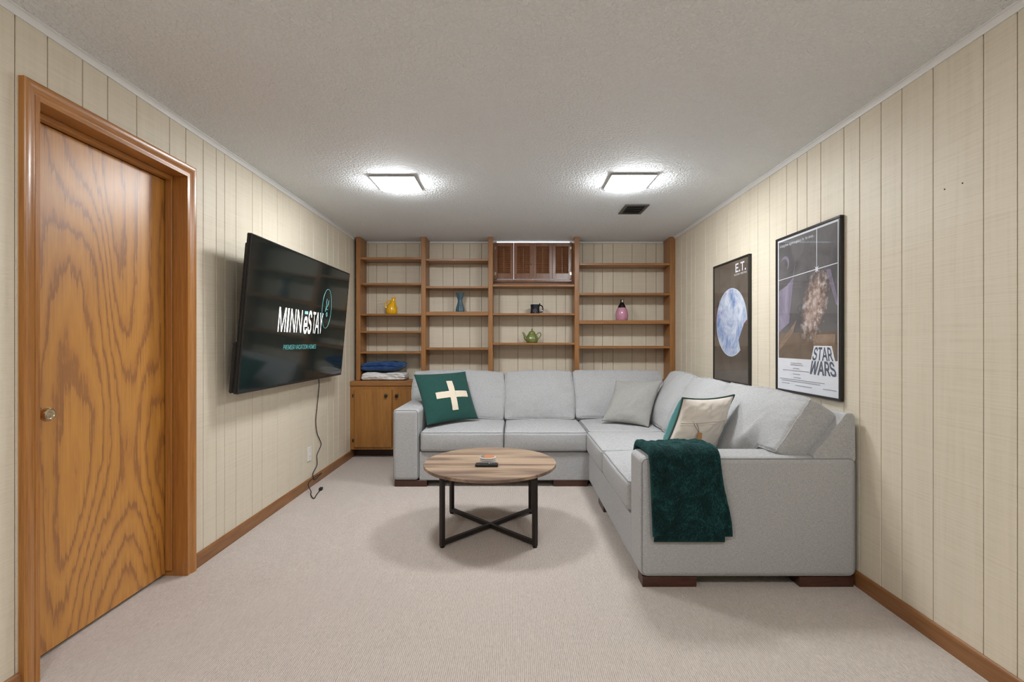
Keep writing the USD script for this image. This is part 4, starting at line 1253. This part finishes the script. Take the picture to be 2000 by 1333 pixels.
M_print_dark = cloudy('dark_brown_print', (0.10, 0.078, 0.062), (0.14, 0.11, 0.09), 3.0)
M_print_moon = cloudy('pale_blue_print', (0.16, 0.25, 0.50), (0.66, 0.69, 0.76), 6.0)
M_print_rim = plain('pale_rim_print', (0.55, 0.60, 0.72), 0.6)
M_print_white = plain('white_print', (0.74, 0.74, 0.79), 0.6, spec=0.2)
M_print_grey = cloudy('charcoal_print', (0.11, 0.102, 0.106), (0.155, 0.145, 0.148), 5.0)
M_print_lav = cloudy('lavender_print', (0.20, 0.17, 0.23), (0.33, 0.29, 0.38), 6.0)
M_print_tan = cloudy('tan_print', (0.22, 0.15, 0.11), (0.34, 0.24, 0.18), 6.0)
M_print_warm = cloudy('peach_print', (0.42, 0.28, 0.23), (0.66, 0.54, 0.50), 18.0)
M_print_soft = mat('soft_peach_print', {
    'g': ('geometry', {}), 'm': ('mapping', dict(mapping_type='texture', location=(W - 0.0135, 2.700, 1.395), scale=(1.0, 0.135, 0.27), rotation=(math.radians(20), 0, 0))), 'gr': ('gradient_texture', dict(gradient_type='spherical')),
    'n': ('noise_texture', dict(scale=26.0, detail=5.0, roughness=0.7)), 'ad': ('math', dict(math_type='multiply_add', value2=1.0, value3=-0.45)), 'su': ('math', dict(math_type='add')),
    'r': ('rgb_ramp', dict(ramp=[(0.25, (0, 0, 0)), (0.7, (1, 1, 1))])), 'c': ('rgb_ramp', dict(ramp=[(0.35, (0.26, 0.18, 0.155)), (0.5, (0.44, 0.33, 0.29)), (0.66, (0.66, 0.60, 0.60))])),
    't': ('transparent_bsdf', {}), 'd': ('diffuse_bsdf', {}), 'mx': ('mix_closure', {}),
}, [('g.position', 'm.vector'), ('m.vector', 'gr.vector'), ('g.position', 'n.vector'), ('n.fac', 'ad.value1'), ('gr.fac', 'su.value1'), ('ad.value', 'su.value2'), ('su.value', 'r.fac'), ('n.fac', 'c.fac'), ('c.color', 'd.color'), ('r.color', 'mx.fac'), ('t.BSDF', 'mx.closure1'), ('d.BSDF', 'mx.closure2')], 'mx.closure')
M_print_brown = cloudy('umber_print', (0.16, 0.115, 0.088), (0.21, 0.155, 0.12), 4.0)
M_ink = plain('faded_ink', (0.34, 0.34, 0.37), 0.7)
M_navyink = plain('dark_slate_ink', (0.085, 0.10, 0.145), 0.6)

# poster with a pale moon disc
t, lay, pw_, ph_, f_ = poster(4.056, 3.436, 0.878, 1.818, 'narrow black framed poster of a pale blue disc on a dark ground')
pr_ = lay('print', sbox(f_, f_, pw_ - f_, ph_ - f_), M_print_dark, 0)
from shapely.geometry import Point
disc = Point(0.515 * pw_, 0.495 * 0.94).buffer(0.262, 48)
cut = Polygon([(0.80 * pw_, 0.20), (0.72 * pw_, 0.33), (0.80 * pw_, 0.40), (0.86 * pw_, 0.45), (1.0 * pw_, 0.50), (1.0 * pw_, 0.15)])
lay('disc', disc.difference(cut), M_print_moon, 1, 'pale blue disc', pr_)
lay('disc_rim', disc.difference(disc.buffer(-0.008)).difference(cut), M_print_rim, 2, 'paler rim', pr_)
lay('lettering', ptext('E.T.', 0.062, 0.64 * pw_, 0.838, 0.165, True), M_print_white, 1, 'white title lettering', pr_)
lay('lettering', ptext('THE EXTRA-TERRESTRIAL', 0.0125, 0.60 * pw_, 0.813, 0.205), M_print_white, 1, 'small white line', pr_)

# poster with the light cross
t, lay, pw_, ph_, f_ = poster(3.086, 2.474, 0.889, 1.841, 'larger black framed poster with crossed white lines and a white lower band')
pr_ = lay('print', sbox(f_, f_, pw_ - f_, ph_ - f_), M_print_white, 0)
b_ = 0.026
lay('picture', sbox(b_, 0.205, pw_ - b_ - 0.004, ph_ - b_), M_print_grey, 1, 'dark picture area', pr_)
lay('picture_ground', sbox(b_, 0.205, pw_ - b_ - 0.004, 0.36), M_print_brown, 2, 'brown lower part of the picture', pr_)
lay('picture_shape', Polygon([(b_, 0.36), (0.23 * pw_, 0.42), (0.30 * pw_, 0.66), (0.345 * pw_, 0.82), (0.30 * pw_, 0.69), (0.20 * pw_, 0.65), (b_, 0.62)]), M_print_lav, 3, 'lavender wedge', pr_)
lay('picture_shape', Polygon([(0.80 * pw_, 0.69), (0.86 * pw_, 0.69), (pw_ - b_ - 0.004, 0.53), (pw_ - b_ - 0.004, 0.49), (0.93 * pw_, 0.50)]), M_print_lav, 3, 'lavender bar', pr_)
lay('picture_shape', Polygon([(b_, 0.285), (0.30 * pw_, 0.405), (0.36 * pw_, 0.435), (0.30 * pw_, 0.36), (b_, 0.245)]), M_print_tan, 4, 'tan streak', pr_)
lay('picture_shape', Polygon([(0.62 * pw_, 0.245), (0.62 * pw_, 0.345), (0.92 * pw_, 0.345), (0.92 * pw_, 0.245)]), M_print_tan, 4, 'tan block', pr_)
lay('picture_shape', Polygon([(0.40 * pw_, 0.25), (0.86 * pw_, 0.25), (0.86 * pw_, 0.70), (0.675 * pw_, 0.702), (0.45 * pw_, 0.66)]), M_print_soft, 5, 'soft pale peach glow', pr_)
lay('picture_shape', Point(0.16 * pw_, 0.785).buffer(0.045, 24).difference(Point(0.14 * pw_, 0.772).buffer(0.042, 24)), M_print_lav, 5, 'thin pale crescent', pr_)
ln = 0.0024
cxp, cyp = 0.672 * pw_, 0.705
star = Polygon([(cxp + (0.024 if k % 2 == 0 else 0.010) * math.cos(k * math.pi / 8), cyp + (0.024 if k % 2 == 0 else 0.010) * math.sin(k * math.pi / 8)) for k in range(16)])
lay('light_line', star.union(Polygon([(cxp - ln, cyp), (cxp + ln, cyp), (cxp + 0.0030, ph_ - b_), (cxp - 0.0030, ph_ - b_)])).union(Polygon([(b_, cyp - 0.018), (b_, cyp - 0.014), (cxp, cyp + 0.0026), (pw_ - b_ - 0.004, cyp + 0.009), (pw_ - b_ - 0.004, cyp + 0.004), (cxp, cyp - 0.0026)])), M_print_white, 6, 'crossed white lines', pr_)
lay('lettering', ptext('A long time ago in a galaxy far, far away...', 0.016, 0.066 * pw_, ph_ - 0.062, 0.575 * pw_), M_print_white, 6, 'small white line of lettering', pr_)
for txt, y0_, h_, x0_, x1_, u0, u1 in (('STAR', 0.205, 0.068, 0.60, 0.90, 0.645, 0.865), ('WARS', 0.125, 0.072, 0.545, 0.945, 0.60, 0.90)):
    m = ptext(txt, h_, 0, 0, 1.0, True)
    v = m.vertices.copy()
    k = np.clip(v[:, 1] / h_, 0, 1)
    v[:, 0] = (x0_ + (u0 - x0_) * k) * pw_ + v[:, 0] * ((x1_ - x0_) + ((u1 - u0) - (x1_ - x0_)) * k) * pw_
    v[:, 1] += y0_
    m.vertices = v
    lay('lettering', m, M_navyink, 7, 'dark slate title lettering', pr_)
    if txt == 'STAR':
        lay('title_ground', Polygon([(0.585 * pw_, 0.2), (0.925 * pw_, 0.2), (0.878 * pw_, 0.283), (0.632 * pw_, 0.283)]), M_print_white, 6, None, pr_)
for x0_, x1_, y_ in ((0.26, 0.44, 0.178), (0.26, 0.46, 0.168), (0.30, 0.40, 0.147), (0.12, 0.56, 0.134), (0.30, 0.42, 0.114), (0.31, 0.43, 0.094), (0.06, 0.78, 0.080), (0.10, 0.72, 0.070), (0.10, 0.24, 0.054), (0.34, 0.60, 0.048), (0.76, 0.94, 0.050)):
    lay('print_line', sbox(x0_ * pw_, y_ - 0.0022, x1_ * pw_, y_ + 0.0016), M_ink, 6, None, pr_)

# ------------------------------------------------------------------ things on the shelves and the counter
YM = YSF + 0.105


def px_of(px, Y):
    return (px - CX) / F * Y


# yellow jug
z = shelf_z[0][2] + 0.0004
x = px_of(765, YM)
jug = thing('jug', 'glossy yellow ceramic jug with a tall spout and a handle on the shelf', 'jug', (x, YM, z))
pr1 = [(0, 0), (0.050, 0), (0.057, 0.006), (0.061, 0.03), (0.059, 0.06), (0.050, 0.09), (0.036, 0.115), (0.024, 0.135), (0.019, 0.150), (0.021, 0.163), (0.024, 0.172), (0.020, 0.172), (0.016, 0.160), (0.012, 0.15), (0, 0.15)]
m = lathe(pr1, 36)
v = m.vertices.copy()
k = sm(v[:, 2], 0.085, 0.17)
v[:, 0] += 0.022 * k
tip = sm(v[:, 2], 0.15, 0.172) * np.clip(v[:, 0] - 0.012, 0, 1)
v[:, 2] += tip * 0.35
m.vertices = v
m.apply_translation([x, YM, z])
part(jug, 'body', m, M_yellow, smooth=50)
hp = smoothline([(0.012, 0, 0.150), (-0.020, 0, 0.142), (-0.052, 0, 0.132), (-0.066, 0, 0.105), (-0.060, 0, 0.075), (-0.048, 0, 0.062)], 40) + [x, YM, z]
part(jug, 'handle', tube(hp, 0.0075, 10), M_yellow)

# blue grey vase
z = shelf_z[1][2] + 0.0004
x = px_of(898.5, YM)
va = lathe([(0, 0), (0.042, 0), (0.046, 0.005), (0.045, 0.03), (0.040, 0.055), (0.031, 0.085), (0.024, 0.112), (0.025, 0.135), (0.033, 0.165), (0.040, 0.188), (0.043, 0.203), (0.039, 0.203), (0.030, 0.165), (0.020, 0.135), (0, 0.12)], 36)
v = va.vertices.copy()
a = np.arctan2(v[:, 1], v[:, 0])
rr0 = np.hypot(v[:, 0], v[:, 1])
kk = 1 + 0.07 * np.sin(7 * a) * sm(rr0, 0.01, 0.03)
v[:, 0] *= kk; v[:, 1] *= kk
v[:, 2] += np.where(v[:, 2] > 0.18, 0.006 * np.cos(2 * a), 0)
va.vertices = v
va.apply_translation([x, YM, z])
solo('vase', va, M_bluegrey, 'blue-grey hourglass ceramic vase on the shelf of the second bay', 'vase', smooth=50)

# navy mug
z = shelf_z[2][1] + 0.0004
x = px_of(1045, YM)
mg = thing('mug', 'dark navy ceramic mug with a looped handle on the shelf', 'mug', (x, YM, z))
part(mg, 'body', lathe([(0, 0), (0.050, 0), (0.053, 0.008), (0.050, 0.025), (0.0475, 0.05), (0.049, 0.08), (0.052, 0.096), (0.049, 0.097), (0.044, 0.08), (0.043, 0.02), (0, 0.015)], 36, (x, YM, z)), M_navy, smooth=45)
hp = smoothline([(0.042, 0, 0.082), (0.062, 0, 0.088), (0.080, 0, 0.072), (0.083, 0, 0.045), (0.070, 0, 0.020), (0.048, 0, 0.014)], 40) + [x, YM, z]
hd = part(mg, 'handle', tube(hp, 0.0062, 10), M_navy)
m = trimesh.creation.icosphere(2, 0.008)
m.vertices *= [1, 1, 1.3]
m.apply_translation([x + 0.050, YM, z + 0.101])
part(mg, 'thumb_rest', m, M_navy)

# green teapot
z = shelf_z[2][2] + 0.0004
x = px_of(1039, YM)
tpot = thing('teapot', 'olive green glazed teapot with spout and lid on the lower shelf', 'teapot', (x, YM, z))
pb = lathe([(0, 0), (0.052, 0), (0.056, 0.004), (0.062, 0.02), (0.064, 0.038), (0.058, 0.062), (0.046, 0.085), (0.038, 0.096), (0, 0.098)], 48)
v = pb.vertices.copy()
a = np.arctan2(v[:, 1], v[:, 0])
kk = 1 + 0.025 * np.cos(12 * a) * sm(v[:, 2], 0.01, 0.04)
v[:, 0] *= kk; v[:, 1] *= kk
pb.vertices = v
pb.apply_translation([x, YM, z])
part(tpot, 'body', pb, M_olive, smooth=50)
ld = part(tpot, 'lid', lathe([(0.0, 0.0975), (0.037, 0.0972), (0.036, 0.105), (0.028, 0.116), (0.014, 0.124), (0.005, 0.127), (0.005, 0.131), (0.009, 0.136), (0.008, 0.143), (0.004, 0.150), (0, 0.151)], 36, (x, YM, z)), M_olive, smooth=50)
sp = smoothline([(-0.048, 0, 0.030), (-0.070, 0, 0.045), (-0.078, 0, 0.075), (-0.090, 0, 0.100), (-0.098, 0, 0.112)], 30) + [x, YM, z]
part(tpot, 'spout', tube(sp, np.linspace(0.018, 0.0065, len(sp)), 12), M_olive)
hp = smoothline([(0.046, 0, 0.082), (0.066, 0, 0.103), (0.087, 0, 0.104), (0.095, 0, 0.085), (0.084, 0, 0.058), (0.058, 0, 0.032)], 40) + [x, YM, z]
part(tpot, 'handle', tube(hp, 0.0052, 10), M_olive)

# pink vase
z = shelf_z[3][2] + 0.0004
x = px_of(1214.5, YM)
pv = thing('vase', 'pink glazed pear-shaped vase with a black neck and a pale stopper', 'vase', (x, YM, z))
part(pv, 'body', lathe([(0, 0), (0.050, 0), (0.056, 0.004), (0.060, 0.02), (0.066, 0.045), (0.066, 0.07), (0.060, 0.10), (0.050, 0.127), (0.043, 0.138), (0, 0.139)], 40, (x, YM, z)), M_pink, smooth=45)
part(pv, 'neck', lathe([(0, 0.1385), (0.0432, 0.1385), (0.037, 0.155), (0.027, 0.175), (0.019, 0.190), (0.016, 0.200), (0.0165, 0.215), (0.017, 0.222), (0.013, 0.224), (0, 0.224)], 36, (x, YM, z)), M_blackglaze, smooth=45)
part(pv, 'pale_drip', moved(rbox(0.006, 0.0035, 0.013, 0.003, (2, 2, 2)), frame4((x + 0.002, YM - 0.0175, z + 0.206), (1, 0, 0), (0, 1, 0), (0, 0, 1))), M_whiteglaze, smooth=True, label='pale glaze drip on the neck')


# folded blankets on the counter
def folded(hx, hy, hz, layers, seed, amp, at):
    m = rbox(hx, hy, hz, min(hz * 0.8, 0.03), (30, 16, 12))
    v = m.vertices.copy()
    u, w, t_ = v[:, 0] / hx, v[:, 1] / hy, v[:, 2] / hz
    fold = np.abs(np.sin((t_ + 1) / 2 * math.pi * layers)) - 0.5
    edge = np.maximum(sm(np.abs(u), 0.85, 1), sm(np.abs(w), 0.8, 1))
    v[:, 0] += np.sign(u) * fold * 0.010 * edge
    v[:, 1] += np.sign(w) * fold * 0.010 * edge
    nz = meshkit.fbm(np.stack([v[:, 0] * 9 + seed, v[:, 1] * 9, v[:, 2] * 14], 1), 4, seed) - 0.5
    v[:, 2] += nz * amp * np.where(t_ > 0, 1, 0.0) - np.where(t_ > 0, 0.010 * u ** 4, 0)
    v[:, 1] += (meshkit.fbm(np.stack([v[:, 0] * 14 + seed, v[:, 2] * 30, v[:, 1] * 0], 1), 3, seed + 2) - 0.5) * amp * 0.8
    m.vertices = v + np.asarray(at)
    return m


yb_ = YSF + 0.10
solo('folded_blanket', folded(0.225, 0.115, 0.040, 3, 2, 0.042, (-1.364, yb_, ZTOP + 0.041)), M_white_cloth, 'white fleece blanket folded on the counter under the blue one', 'blanket', smooth=True)
m = folded(0.215, 0.112, 0.045, 2, 6, 0.045, (-1.376, yb_, ZTOP + 0.148))
v = m.vertices.copy()
low = v[:, 2].min()
t_ = (v[:, 2] - low) / 0.09
v[:, 2] += -0.030 * t_ * sm(v[:, 0], -1.30, -1.17) + 0.030 * sm(v[:, 0], -1.26, -1.16) - 0.012 * t_ * sm(-v[:, 0], 1.45, 1.58)
m.vertices = v
solo('folded_blanket', m, M_blue, 'royal blue velour blanket folded on top of the white one', 'blanket', smooth=True)
